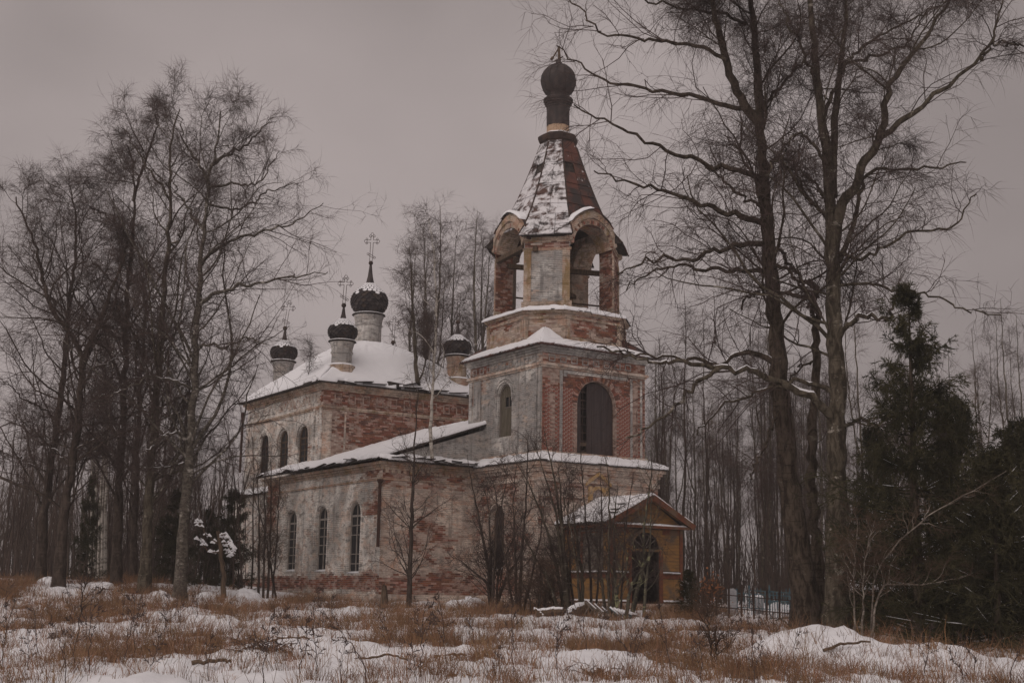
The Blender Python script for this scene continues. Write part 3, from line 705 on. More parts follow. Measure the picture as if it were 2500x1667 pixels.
# --- refectory
RX0, RX1, RY0, RY1 = -5.2, 9.2, 4.6, 17.2
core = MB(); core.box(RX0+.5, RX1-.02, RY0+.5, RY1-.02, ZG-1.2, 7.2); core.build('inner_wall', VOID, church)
wl = LEFT(RX0); rw = [(14.0,1.22,2.62,5.55),(10.55,1.22,2.6,5.62),(7.15,1.24,2.5,5.66)]
wR = wall_mesh(wl, [(RY0,ZG-1.2),(RY1,ZG-1.2),(RY1,7.3),(RY0,7.3)], [arch_pts(*w_) for w_ in rw], .45, PL_W)
for i, w_ in enumerate(rw):
    f = window(wl, *w_, wR, .12, 6, FRAMEW, .3, True)
    m = MB(); strip(wl, w_[0], w_[1], w_[3], .06, .2, w_[2], .002, .045, m)
    q = [(w_[0]-.16, w_[3]+.16), (w_[0]+.16, w_[3]+.16), (w_[0], w_[3]+.56)]; m.hexa([wl.p(*p, .002) for p in q], [wl.p(*p, .05) for p in q]); m.build('hood_mould', PL_W, f)
def pR(u, z): return .17+.5*math.exp(-((z-2.05)/.42)**2)+.34*(z > 5.0)*math.exp(-((u-5.6)/1.3)**2)+.38*(z > 4.6)*math.exp(-((u-16.3)/1.1)**2)+.1*(z > 6.5)
bricks(wl, RY0, RY1, 1.45, 7.0, pR, rw, wR, 26)
wl = WEST(RY0)
gab = wall_mesh(wl, [(RX0,ZG-1.2),(-.35,ZG-1.2),(-.35,7.3),(RX0,7.3)], [], .4, PL_P)
def pF(u, z): return .26+.4*math.exp(-((z-2.0)/.45)**2)+.3*math.exp(-((u+2.6)/1.2)**2-((z-4.4)/1.2)**2)+.25*(z > 6.2)
bricks(wl, RX0, -.42, 1.45, 7.0, pF, [], gab, 27)
g2 = MB(); q = [(RX0+.1,7.28),(-.0,7.28),(-.0,9.08),(RX0+.1,7.42)]; g2.hexa([wl.p(*p, -.3) for p in q], [wl.p(*p, -.02) for p in q]); g2.build('gable', PL_G, church)
MBx = MB(); MBx.box(RX1-.015, RX1, RY0, RY1, ZG-1.2, 7.3); MBx.box(RX0, RX1-.02, RY1-.015, RY1, ZG-1.2, 7.3); MBx.box(6.4, RX1-.02, RY0, RY0+.015, ZG-1.2, 7.3); MBx.build('wall', PL_P, church)
b = MB()
for z0, z1, o in ((6.5,6.58,.05),(6.95,7.05,.08),(7.05,7.16,.15),(7.16,7.28,.24)): ring(RX0, RX1, RY0, RY1, z0, z1, o, b)
ring(RX0, RX1, RY0, RY1, ZG-1.2, 1.6, .1).build('plinth', PL_P, church)
b.build('cornice', PL_M, church)
for u in np.arange(RX0+.1, -.5, .3):
    m = MB(); wbox(m, WEST(RY0), u, u+.15, 6.8, 6.95, .002, .09); m.build('dentil', PL_M, gab)
zr = 9.95; ex0, ex1, ey0, ey1 = RX0-.42, RX1+.42, RY0-.12, 17.9
b = MB(); xm = 2.0
for d, mt in ((0, None),):
    A_ = [(ex0,ey0,7.33),(xm,ey0,zr),(xm,ey1,zr),(ex0,ey1,7.33)]; B_ = [(p[0],p[1],p[2]+.09) for p in A_]; b.hexa(A_, B_)
    A_ = [(xm,ey0,zr),(ex1,ey0,7.33),(ex1,ey1,7.33),(xm,ey1,zr)]; B_ = [(p[0],p[1],p[2]+.09) for p in A_]; b.hexa(A_, B_)
rr = b.build('refectory_roof', ROOFB, church)
snow_sheet(bil((ex0,ey1,7.43),(ex0,ey0,7.43),(xm,ey0,zr+.1),(xm,ey1,zr+.1)), 150, 70, .13, 33, rr, .16, .16)
snow_sheet(bil((xm,ey1,zr+.1),(xm,ey0,zr+.1),(ex1,ey0,7.43),(ex1,ey1,7.43)), 60, 30, .13, 34, rr, .2)
b = MB(); q0 = [(RX0-.3,RY0-.5,7.3),(-.3,RY0-.5,7.3),(-.3,RY0+.1,7.52),(RX0-.3,RY0+.1,7.52)]; b.hexa(q0, [(p[0],p[1],p[2]+.05) for p in q0]); fl = b.build('ledge_roof', ROOFB, church)
snow_sheet(bil(*[(p[0],p[1],p[2]+.06) for p in q0]), 70, 12, .14, 35, fl, .25, .2)
for k in range(12):                            # rotten boards and torn sheets hanging out of the eaves
    m = MB(); u = random.uniform(RX0, -.8); m.beam((u, RY0-.45, 7.4+random.uniform(-.05,.12)), (u+random.uniform(.3,.9), RY0-.5-random.random()*.25, 7.36+random.uniform(-.15,.2)), .22, .03); m.build('loose_board', ROOFB, fl)
for k in range(12):
    m = MB(); u = random.uniform(RY0+.3, 17); m.beam((ex0-.02, u, 7.42+random.uniform(-.02,.1)), (ex0+random.uniform(-.1,.1), u+random.uniform(.4,1.2), 7.42+random.uniform(-.05,.15)), .2, .03); m.build('loose_board', ROOFB, rr)
def pipe(x, y, z0, z1, lean=0):
    b = MB(); b.lathe([(.075,z0),(.075,z1),(.14,z1+.12),(.14,z1+.2)], 8, x, y); b.build('drainpipe', simple('rusty drainpipe', (.045,.024,.018), (.07,.035,.025)), church)
pipe(RX0-.16, RY0-.1, 3.6, 6.3); pipe(-3.98, 24.3, 8.2, 11.4)
# --- nave
NX0, NX1, NY0, NY1 = -3.8, 6.0, 14.0, 24.0
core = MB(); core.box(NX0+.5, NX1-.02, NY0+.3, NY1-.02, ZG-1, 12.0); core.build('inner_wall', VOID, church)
wl = LEFT(NX0); nw_ = [(21.35,1.25,7.9,10.1),(18.75,1.25,7.9,10.1),(16.25,1.25,7.9,10.1)]
wN = wall_mesh(wl, [(NY0,ZG-1),(NY1,ZG-1),(NY1,12.0),(NY0,12.0)], [arch_pts(*w_) for w_ in nw_], .45, PL_W)
for i, w_ in enumerate(nw_): window(wl, *w_, wN, .1, 5, (DKMETAL if i == 0 else BROWNWOOD), .25, False, PL_W)
def pN(u, z): return .19+.33*(11.1 < z < 11.8)*math.exp(-((u-18)/2.2)**2)+.3*math.exp(-((u-14.2)/.25)**2)
bricks(wl, NY0, NY1, 8.0, 11.95, pN, nw_, wN, 28)
b = MB()
for u0, u1 in ((14.05,14.3),(14.85,15.0),(22.9,23.15),(23.6,23.95)): wbox(b, wl, u0, u1, 7.9, 10.9, .002, .07)
b.each('pilaster', PL_W, wN)
for u in np.arange(14.7, 23.6, .8):
    m = MB()
    for (a0, a1, z0, z1) in ((u-.2,u-.14,11.15,11.6),(u+.14,u+.2,11.15,11.6),(u-.14,u+.14,11.54,11.6),(u-.14,u+.14,11.15,11.21)): wbox(m, wl, a0, a1, z0, z1, .001, .04)
    m.build('frieze_square', PL_W, wN)
wl = WEST(NY0)
wM = wall_mesh(wl, [(NX0,ZG-1),(NX1,ZG-1),(NX1,12.0),(NX0,12.0)], [], .4, MORT)
def pM(u, z): return .3+.42*sst(-3.3, -2.2, u)+.3*(11.0 < z)-.28*math.exp(-((u+2.0)/.45)**2)*(z < 10.9)
bricks(wl, NX0, 5.9, 8.0, 11.9, pM, [], wM, 29)
b = MB(); wbox(b, wl, NX0+.02, NX0+.5, 7.9, 10.7, .002, .05); wbox(b, wl, NX0+1.2, NX0+1.3, 8.2, 10.7, .002, .05); b.each('pilaster', PL_P, wM)
for u in np.arange(-3.0, 5.6, .8):
    m = MB()
    for (a0, a1, z0, z1) in ((u-.2,u-.14,11.1,11.6),(u+.14,u+.2,11.1,11.6),(u-.14,u+.14,11.54,11.6),(u-.14,u+.14,11.1,11.16)): wbox(m, wl, a0, a1, z0, z1, .001, .05)
    m.build('frieze_square', MORT, wM)
MBx = MB(); MBx.box(NX1-.015, NX1, NY0, NY1, ZG-1, 12); MBx.box(NX0, NX1-.02, NY1-.015, NY1, ZG-1, 12); MBx.build('wall', PL_W, church)
b = MB()
for z0, z1, o in ((10.75,10.83,.05),(10.83,10.92,.09),(11.72,11.82,.08),(11.82,11.92,.15),(11.92,12.05,.24)): ring(NX0, NX1, NY0, NY1, z0, z1, o, b)
b.build('cornice', PL_M, church)
# low side aisle beyond the refectory
wl = LEFT(-4.4); b = MB(); b.box(-4.4, -3.7, 17.15, 23.9, ZG-1, 6.7); b.build('wall', PL_W, church)
bricks(wl, 17.3, 23.9, 1.5, 6.6, lambda u, z: .25+.4*(z < 2.3), [], wN, 39)
b = MB(); q0 = [(-4.65,24.0,6.72),(-4.65,17.3,6.72),(-3.8,17.3,7.05),(-3.8,24.0,7.05)]; b.hexa(q0, [(p[0],p[1],p[2]+.05) for p in q0]); al = b.build('aisle_roof', ROOFB, church)
snow_sheet(bil(*[(p[0],p[1],p[2]+.06) for p in q0]), 60, 10, .14, 36, al, .1)
# bulging four-sided roof
NCX, NCY, NHX = 1.1, 19.0, 5.35
def roofP(s, t, lift=0.):
    a = s*4; k = np.minimum(a.astype(int), 3); f_ = (a-k)*2-1
    r = NHX*(1-t)+.82*t
    z = 12.12+3.15*(1-((r-.82)/(NHX-.82))**1.55)+lift
    # plan: square at the eaves, rounding off towards the drum
    cx_ = np.choose(k, [f_, np.ones_like(f_), -f_, -np.ones_like(f_)]); cy_ = np.choose(k, [-np.ones_like(f_), f_, np.ones_like(f_), -f_])
    rad = np.sqrt(cx_**2+cy_**2); m_ = (1-t)+t/rad
    return np.stack([NCX+cx_*r*m_, NCY+cy_*r*m_, z], -1)
s_, t_ = np.meshgrid(np.linspace(0, 1, 65), np.linspace(0, 1, 13)); P_ = roofP(s_, t_).reshape(-1, 3)
ix = np.arange(65*13).reshape(13, 65); qd = np.stack([ix[:-1,:-1], ix[:-1,1:], ix[1:,1:], ix[1:,:-1]], -1).reshape(-1, 4)
nr_ = npmesh('nave_roof', P_, quads=qd, mat=ROOFB, parent=church)
for k in range(4):
    snow_sheet(lambda s, t, k=k: roofP(np.clip((s+k)/4, 0, .9999), np.minimum(t, .985), .03), 76, 40, .1, 37+k, nr_, .1, .09 if k == 0 else 0)
b = MB(); ring(NCX-NHX, NCX+NHX, NCY-NHX, NCY+NHX, 12.05, 12.11, .03, b); b.build('eaves_board', ROOFB, nr_)
for k in range(14):
    m = MB(); u = random.uniform(-3.8, 5.5); zz = 12.16+random.uniform(0, .1); m.beam((u, NY0-.36, zz), (u+random.uniform(.5,1.6), NY0-.4-random.random()*.15, zz+random.uniform(-.1,.12)), .28, .03); m.build('loose_sheet', ROOFB, nr_)
m = MB(); m.beam((.6, NY0-.1, 12.35), (1.6, NY0-.15, 12.62), .5, .03); m.beam((-.3, NY0-.1, 12.35), (.7, NY0, 12.3), .4, .25); m.build('loose_sheet', ROOFB, nr_)
# --- onion domes with scales, drums and filigree crosses
def cross(parent, x, y, z0, ht, tilt, sc=1.0):
    b = MB(); w = .007*sc+.004
    t_ = math.tan(tilt)
    def P(dx, z): return (x+vd[0]*(dx+t_*(z-z0)), y+vd[1]*(dx+t_*(z-z0)), z)
    g = .075*sc; zc = z0+ht*.72
    b.beam(P(-g, z0), P(-g, zc-g), w*2, w*2); b.beam(P(g, z0), P(g, zc-g), w*2, w*2); b.beam(P(-g, zc+g), P(-g, z0+ht*.9), w*2, w*2); b.beam(P(g, zc+g), P(g, z0+ht*.9), w*2, w*2)
    for s in (-1, 1):
        b.beam(P(s*g, zc-g), P(s*.3*sc, zc-g), w*2, w*2); b.beam(P(s*g, zc+g), P(s*.3*sc, zc+g), w*2, w*2)
    def loop(cx_, cz, r, n=10, a0=0, a1=2*math.pi):
        for i in range(n):
            a, c_ = a0+(a1-a0)*i/n, a0+(a1-a0)*(i+1)/n; b.beam(P(cx_+r*math.cos(a), cz+r*math.sin(a)), P(cx_+r*math.cos(c_), cz+r*math.sin(c_)), w*2, w*2)
    lr = .085*sc
    loop(0, z0+ht*.9+lr*1.3, lr); loop(-.1*sc, z0+ht*.9, lr*.8); loop(.1*sc, z0+ht*.9, lr*.8)
    for s in (-1, 1): loop(s*(.3*sc+lr*.7), zc, lr); loop(s*.3*sc, zc+g*1.7, lr*.6, 8); loop(s*.3*sc, zc-g*1.7, lr*.6, 8)
    zl = z0+ht*.2
    b.beam(P(-.17*sc, zl+.17*sc), P(.17*sc, zl-.03*sc), w*2, w*2); b.beam(P(-.17*sc, zl+.05*sc), P(.17*sc, zl-.15*sc), w*2, w*2); loop(-.19*sc, zl+.11*sc, lr*.7, 8); loop(.19*sc, zl-.09*sc, lr*.7, 8)
    b.build('cross', DKMETAL, parent)
def cupola(x, y, rd, z0, zd, rb, zb0, hb, zball, zx, tilt, ped=None, cseed=0, dm=PL_G):
    b = MB(); zc = zd-.62
    b.lathe([(rd,z0),(rd,zc),(rd+.05,zc+.02),(rd+.06,zc+.1),(rd+.01,zc+.13),(rd+.03,zc+.3),(rd+.1,zd-.06),(rd+.14,zd)], 16, x, y)
    d = b.build('cupola', dm, church)
    if ped:
        m = MB(); m.lathe([(ped,z0-.75),(ped,z0-.04),(ped-.04,z0+.02),(rd,z0+.06)], 8, x, y, math.pi/8); pd = m.build('pedestal', PL_M, d)
        m = MB(); m.lathe([(ped-.02,z0+.015),(ped-.06,z0+.09),(rd+.01,z0+.12)], 8, x, y, math.pi/8); m.build('snow', SNOW, pd)
    m = MB(); m.lathe([(rd+.13,zd-.02),(rd+.22,zd+.03),(rd+.2,zd+.07),(rb*.66,zd+.12)], 16, x, y); m.build('eaves', ROOFB, d)
    m = MB(); m.lathe([(rd+.19,zd+.065),(rd+.15,zd+.11),(rb*.64,zd+.16)], 16, x, y); m.build('snow', SNOW, d, True)
    def R(t):                                  # onion profile over its height
        pts = [(0,.64),(.08,.8),(.2,.935),(.32,.99),(.42,1.0),(.54,.96),(.67,.83),(.78,.64),(.89,.42),(1,.25)]
        return float(np.interp(t, [p[0] for p in pts], [p[1] for p in pts]))*rb
    pr = [(R(t)-.03, zb0+hb*t) for t in np.linspace(0, 1, 12)]
    zt = zb0+hb
    pr += [(.2*rb,zt+.1*(zball-zt)),(.13*rb+.01,zt+.35*(zball-zt)),(.08*rb+.01,zt+.7*(zball-zt)),(.05*rb+.012,zball-.06)]
    m = MB(); m.lathe(pr, 20, x, y); on = m.build('onion_dome', DOME, d, True)
    m = MB(); m.lathe([(.02,zball-.13),(.1,zball-.09),(.135,zball),(.1,zball+.09),(.02,zball+.13)], 10, x, y); m.build('finial_ball', DKMETAL, d, True)
    sc = MB(); sn = MB(); rows = 11; nper = 20
    for r in range(rows):
        t0 = r/rows*.97; t1 = min(1, (r+1.45)/rows*.97)
        for k in range(nper):
            a = 2*math.pi*(k+.5*(r % 2))/nper; hw = math.pi/nper*1.02; r0 = R(t0)+.035; r1 = R(min(1, t1))+.0; tm = (t0+t1)/2; rm = R(tm)+.022
            def Q(rr, aa, t, o=0): return (x+(rr+o)*math.cos(aa), y+(rr+o)*math.sin(aa), zb0+hb*t)
            hi = [Q(r0,a,t0,.02), Q(rm,a+hw*.97,tm), Q(r1,a+hw*.6,t1), Q(r1,a-hw*.6,t1), Q(rm,a-hw*.97,tm)]
            lo = [Q(r0-.03,a,t0), Q(rm-.03,a+hw,tm), Q(r1-.03,a+hw*.6,t1), Q(r1-.03,a-hw*.6,t1), Q(rm-.03,a-hw,tm)]
            sc.hexa(lo, hi, random.choice(((.03,.024,.025),(.042,.033,.033),(.06,.05,.048),(.05,.036,.03),(.025,.02,.022))))
            sf = (tm-.53)/.22+ .5*(_h2(np.array([k+cseed]), np.array([r]), 5)[0]-.5)
            if sf > .5:
                tA = t0+(t1-t0)*.22; f_ = (tA-t0)/(tm-t0) if tm > t0 else 0
                hi2 = [Q(r0*(1-f_)+rm*f_,a-hw*f_*.8,tA,.035), Q(r0*(1-f_)+rm*f_,a+hw*f_*.8,tA,.035), Q(rm,a+hw*.86,tm,.03), Q(r1,a+hw*.6,t1,.02), Q(r1,a-hw*.6,t1,.02), Q(rm,a-hw*.86,tm,.03)]
                sn.hexa([(p[0]-.03*math.cos(a), p[1]-.03*math.sin(a), p[2]-.012) for p in hi2], hi2)
    o = sc.build('shingles', SHING, on); o['kind'] = 'stuff'
    if sn.v: o = sn.build('snow', SNOW, on); o['kind'] = 'stuff'
    cross(d, x, y, zball+.08, zx-zball-.08, tilt, 1.0 if rb > .9 else .92)
    return d
cupola(1.1, 19.0, .74, 14.9, 17.0, 1.05, 17.14, 1.75, 20.1, 21.85, .02)
cupola(-2.4, 15.0, .53, 13.2, 14.45, .76, 14.57, 1.15, 16.45, 18.05, .04, .74, 3, PL_G)
cupola(-2.4, 22.6, .53, 13.2, 14.45, .76, 14.57, 1.15, 16.45, 18.05, .12, .74, 7, PL_G)
cupola(4.6, 15.0, .53, 13.2, 14.45, .76, 14.57, 1.15, 16.45, 18.05, .02, .74, 11, PL_M)
cupola(4.6, 22.6, .53, 13.2, 14.45, .76, 14.57, 1.15, 16.45, 18.05, .02, .74, 15, PL_M)
# ------------------------------------------------------------------ wooden porch before the tower
PX0, PX1, PY0, PY1, PZ = .9, 4.55, -3.81, -.42, 1.45
pc = np.array([2.72, -2.1, 1.2])
porch = thing('wooden_porch', 'small ochre wooden porch with red trim, snowy gable roof and open dark doorway', 'porch', tuple(c2w(*pc)), TH)
def ochre_piece(b, name, m, par=porch):
    o = b.build(name, m, par)
    if par is porch: o.location = tuple(-pc)
    return o
wl = LEFT(PX0)
b = MB(); wbox(b, wl, PY0, PY1, .8, 1.42, -.3, .04); wbox(b, WEST(PY0), PX0, 1.85, .8, 1.42, -.3, .04); wbox(b, WEST(PY0), 3.35, PX1, .8, 1.42, -.3, .04)
[setattr(o_, 'location', tuple(-pc)) for o_ in [b.build('brick_plinth', PL_P, porch)]]; bpy.data.objects['brick_plinth']['kind'] = 'stuff'
b = MB(); b.box(PX0+.05, PX1-.05, PY0+.05, PY1, 1.3, 1.44); ochre_piece(b, 'floor', ROOFB)
b = MB(); wbox(b, wl, PY0+.03, PY1, 1.44, 4.42, -.12, -.03); lw = ochre_piece(b, 'side_wall', ROOFB)
def boards(wl, u0, u1, z0, z1, par, cut=None, vert=False, h=.135, m=OCHRE):
    n = int(round(((u1-u0) if vert else (z1-z0))/h))
    for i in range(n):
        d = random.uniform(-.006, .006)
        if vert:
            a = u0+(u1-u0)*i/n; e = u0+(u1-u0)*(i+1)/n-.006; segs = [(a, e, z0, z1)]
        else:
            a = z0+(z1-z0)*i/n; e = z0+(z1-z0)*(i+1)/n-.006; segs = [(u0, u1, a, e)] if not cut else cut(u0, u1, a, e)
        for s in segs:
            if s[1]-s[0] < .03: continue
            b = MB(); q = [(s[0],s[2]),(s[1],s[2]),(s[1],s[3]),(s[0],s[3])]
            b.hexa([wl.p(*p, -.03) for p in q], [wl.p(*p, .008+d+(.012 if j < 2 and not vert else 0)) for j, p in enumerate(q)])
            b.build('board', m, par)
boards(wl, PY0+.1, PY1, 2.72, 4.4, lw); boards(wl, PY0+.1, PY1, 1.55, 2.4, lw, vert=True, h=.34)
b = MB()
ow = PX1
wr = Wall((PX1,0,0), (0,1,0), (1,0,0)); wbox(b, wr, PY0, PY1, 1.42, 4.42, -.12, -.02); ochre_piece(b, 'side_wall', ROOFB); b = MB(); wbox(b, wr, PY0, PY1, 1.42, 4.42, -.02, .0); ochre_piece(b, 'side_cladding', OCHRE)  # inside wall coloured black to paint shade behind the doorway
wf = WEST(PY0)
dh = arch_pts(2.6, 1.4, 1.44, 4.28)
fwall = wall_mesh(wf, [(PX0,1.42),(PX1,1.42),(PX1,4.45),(PX0,4.45)], [dh], .14, ROOFB, 'front_wall', porch); fwall.location = tuple(-pc)
def cutd(u0, u1, a, e):
    zm = (a+e)/2; r = .7
    hw = r if zm < 3.58 else (math.sqrt(max(0, r*r-(zm-3.58)**2)) if zm < 4.28 else 0)
    hw += .16
    return [(u0, 2.6-hw, a, e), (2.6+hw, u1, a, e)] if zm < 4.4 and hw > .17 else [(u0, u1, a, e)]
boards(wf, PX0+.12, PX1-.12, 2.72, 4.4, fwall, cutd); boards(wf, PX0+.12, 1.75, 1.55, 2.4, fwall, vert=True, h=.3); boards(wf, 3.45, PX1-.12, 1.55, 2.4, fwall, vert=True, h=.3)
for wq, us, par in ((wl, ((PY0-.02, PY0+.12), (PY1-.16, PY1), (PY0+1.95, PY0+2.1)), lw), (wf, ((PX0-.03, PX0+.13), (PX1-.13, PX1+.03), (1.72, 1.88), (3.32, 3.5)), fwall)):
    for u0, u1 in us:
        b = MB(); wbox(b, wq, u0, u1, 1.43, 4.42 if u0 not in (1.72, 3.32) else 3.6, .0, .05); b.build('corner_board', RUSTRED, par)
for wq, u0, u1, par in ((wl, PY0+.13, PY1-.17, lw), (wf, PX0+.14, 1.71, fwall), (wf, 3.51, PX1-.14, fwall)):
    for z0, z1, d, mt in ((2.42,2.6,.035,RUSTRED),(2.6,2.66,.1,BROWNWOOD),(1.44,1.52,.08,RUSTRED),(4.2,4.42,.03,RUSTRED)):
        b = MB(); wbox(b, wq, u0, u1, z0, z1, .002, d); b.build('trim_board', mt, par)
    for z in (2.66, 1.52):
        pts = bil(wq.p(u0, z+.005, .1), wq.p(u1, z+.005, .1), wq.p(u1, z+.02, .0), wq.p(u0, z+.02, .0))
        snow_sheet(pts, 50, 4, .05, int(u0*10+z*100) % 97, par, .02)
b = MB(); wbox(b, wl, -3.25, -1.55, 2.68, 2.78, .01, .06); wbox(b, wl, -3.25, -1.55, 4.28, 4.36, .01, .06); wbox(b, wl, -3.25, -3.15, 2.78, 4.28, .01, .06); wbox(b, wl, -1.65, -1.55, 2.78, 4.28, .01, .06); wbox(b, wl, -2.45, -2.36, 2.78, 4.28, .01, .07)
sw = b.build('boarded_window', GREYWOOD, lw)
for k in range(11):
    b = MB(); z = 2.79+k*.136; wbox(b, wl, -3.14, -2.455, z, z+.128, .008, .03+random.random()*.012); b.build('slat', BROWNWOOD, sw) if False else None
for k in range(11):
    for u0, u1 in ((-3.14,-2.455),(-2.355,-1.66)):
        b = MB(); z = 2.79+k*.136; q = [(u0,z),(u1,z),(u1,z+.128),(u0,z+.128)]
        b.hexa([wl.p(*p, .008) for p in q], [wl.p(*p, .045 if j < 2 else .022) for j, p in enumerate(q)])
        o = b.build('slat', GREYWOOD, lw)
# doorway: arched surround, transom with fanlight bars, half-open leaf
b = MB(); strip(wf, 2.6, 1.4, 4.28, .0, .15, 3.55, .01, .07, b); b.build('door_surround', OCHRE, fwall)
b = MB(); wbox(b, wf, 1.88, 3.32, 3.5, 3.6, -.06, .05); b.build('transom', OCHRE, fwall)
for a in (35, 65, 90, 115, 145):
    b = MB(); a = math.radians(a); b.beam(wf.p(2.6, 3.6, -.04), wf.p(2.6+.68*math.cos(a), 3.6+.66*math.sin(a), -.04), .035, .035); b.build('fanlight_bar', GREYWOOD, fwall)
b = MB(); b.box(1.8,3.4,-.47,-.41,1.4,4.15); ochre_piece(b, 'doorway_shade_panel', VOID)  # added dark panel, painting in the shade inside the open doorway
for k in range(2):
    b = MB(); wbox(b, wf, 1.95, 3.25, 1.0+k*.2, 1.2+k*.2, .03, .65-.3*k); o = ochre_piece(b, 'step', PL_P)
# roof: eaves at 4.55, ridge at 5.72
rx, rz, ez, e0, e1, fy = 2.76, 5.74, 4.58, .42, 4.98, -4.18
b = MB(); L_ = [(e0,fy,ez),(rx,fy,rz),(rx,PY1,rz),(e0,PY1,ez)]; b.hexa(L_, [(p[0],p[1],p[2]+.06) for p in L_]); R_ = [(rx,fy,rz),(e1,fy,ez),(e1,PY1,ez),(rx,PY1,rz)]; b.hexa(R_, [(p[0],p[1],p[2]+.06) for p in R_])
prf = ochre_piece(b, 'porch_roof', ROOFB)
snow_sheet(bil((e0,PY1,ez+.07),(e0,fy,ez+.07),(rx,fy,rz+.07),(rx,PY1,rz+.07)), 60, 50, .1, 71, prf, .1, .12); snow_sheet(bil((rx,PY1,rz+.07),(rx,fy,rz+.07),(e1,fy,ez+.07),(e1,PY1,ez+.07)), 40, 30, .1, 72, prf, .1)
for k, (y, z) in enumerate(((-3.5,5.0),(-3.25,5.25),(-3.75,4.85))):
    b = MB(); x = e0+(z-ez)/(rz-ez)*(rx-e0); b.beam((x-.1,y-.35,z+.16), (x+.12,y+.3,z+.2), .2, .03); b.build('loose_shingle', ROOFB, prf)
for (a, c) in (((e0,ez),(rx,rz)),((rx,rz),(e1,ez))):
    b = MB(); b.beam((a[0],fy+.02,a[1]-.05), (c[0],fy+.02,c[1]-.05), .05, .24); ochre_piece(b, 'barge_board', RUSTRED)
    b = MB(); b.beam((a[0],fy+.2,a[1]-.07), (c[0],fy+.2,c[1]-.07), .3, .06); ochre_piece(b, 'soffit_board', OCHRE)
b = MB(); b.box(e0+.12, e1-.15, fy+.08, PY0, 4.44, 4.55); b.box(e0+.12, PX0, PY0, PY1, 4.44, 4.55); ev = ochre_piece(b, 'eaves_cornice', RUSTRED)
pts = bil((e0+.25,fy+.1,4.555),(e1-.3,fy+.1,4.555),(e1-.3,PY0,4.575),(e0+.25,PY0,4.575)); snow_sheet(pts, 60, 5, .07, 73, ev, .03, .1)
b = MB(); tq = [(PX0-.1,4.5),(PX1+.15,4.5),(rx,rz-.08)]; b.hexa([wf.p(*p, -.1) for p in tq], [wf.p(*p, -.02) for p in tq]); ty = ochre_piece(b, 'tympanum', BROWNWOOD)
for i in range(8):
    z0 = 4.53+i*.135; z1 = z0+.128; w0 = (rz-.1-z0)/(rz-.1-4.5); w1 = (rz-.1-z1)/(rz-.1-4.5)
    if w1 < .05: break
    q = [(rx-(rx-PX0+.08)*w0,z0),(rx+(PX1+.12-rx)*w0,z0),(rx+(PX1+.12-rx)*w1,z1),(rx-(rx-PX0+.08)*w1,z1)]
    b = MB(); b.hexa([wf.p(*p, -.018) for p in q], [wf.p(*p, .012-.012*(j > 1)) for j, p in enumerate(q)]); b.build('board', OCHRE, ty)
# ------------------------------------------------------------------ trees
def unit(a): return a/np.maximum(np.linalg.norm(a, axis=-1, keepdims=True), 1e-9)
WIND = np.array([-.10, .02, 0])
def grow(P0, D0, L, R0, K, wander, trop, r_end, rg, wind=0):
    N = len(P0); pts = np.empty((N, K, 3)); pts[:,0] = P0; d = unit(D0); h = (L/(K-1))[:,None]
    for k in range(1, K):
        t = k/(K-1)
        d = unit(d+rg.normal(0, wander, (N,3))+np.array([0,0,trop*(t if trop < 0 else 1)])+WIND*wind)
        pts[:,k] = pts[:,k-1]+d*h
    tt = np.linspace(0, 1, K)[None]; rad = R0[:,None]*(1-tt*(1-r_end))
    return pts, rad
def spawn(pts, rad, n, t0, t1, ang, angsd, lf, lsd, rg, rf=.6, up=0., taper=.5, rmin=.003, lengths=None, tb=1.0):
    N, K, _ = pts.shape; idx = np.repeat(np.arange(N), n); M = len(idx)
    t = t0+(t1-t0)*rg.random(M)**tb; x = t*(K-1); k = np.minimum(x.astype(int), K-2); f = (x-k)[:,None]
    P = pts[idx,k]*(1-f)+pts[idx,k+1]*f; T = unit(pts[idx,k+1]-pts[idx,k]); R = rad[idx,k]*(1-f[:,0])+rad[idx,k+1]*f[:,0]
    rv = unit(rg.normal(size=(M,3))); S_ = unit(np.cross(T, rv))
    a = np.radians(rg.normal(ang, angsd, M))[:,None]
    D = unit(T*np.cos(a)+S_*np.sin(a)+np.array([0,0,up]))
    plen = np.linalg.norm(np.diff(pts, axis=1), axis=2).sum(1)[idx] if lengths is None else lengths[idx]
    L = plen*lf*(1-taper*t)*np.exp(rg.normal(0, lsd, M))
    return P, D, L, np.maximum(R*rf, rmin), t
def tubes(groups):                             # [(pts, rad, sides)] -> verts, quads
    V = []; Q = []; n0 = 0
    for pts, rad, s in groups:
        N, K, _ = pts.shape
        if N == 0: continue
        t = np.empty_like(pts); t[:,1:-1] = pts[:,2:]-pts[:,:-2]; t[:,0] = pts[:,1]-pts[:,0]; t[:,-1] = pts[:,-1]-pts[:,-2]; t = unit(t)
        ref = np.where(np.abs(t[...,2:3]) > .9, np.array([1.,0,0]), np.array([0,0,1.])); 
        ref = np.broadcast_to(ref[:,K//2:K//2+1], t.shape)
        a = unit(np.cross(t, ref)); c = np.cross(t, a)
        th = np.arange(s)*2*np.pi/s
        v = pts[:,:,None]+rad[:,:,None,None]*(a[:,:,None]*np.cos(th)[None,None,:,None]+c[:,:,None]*np.sin(th)[None,None,:,None])
        V.append(v.reshape(-1, 3))
        base = n0+(np.arange(N)*K*s)[:,None,None]+(np.arange(K-1)*s)[None,:,None]; j = np.arange(s)[None,None]; j2 = (j+1) % s
        Q.append(np.stack([base+j, base+j2, base+s+j2, base+s+j], -1).reshape(-1, 4)); n0 += N*K*s
    return np.concatenate(V), np.concatenate(Q)
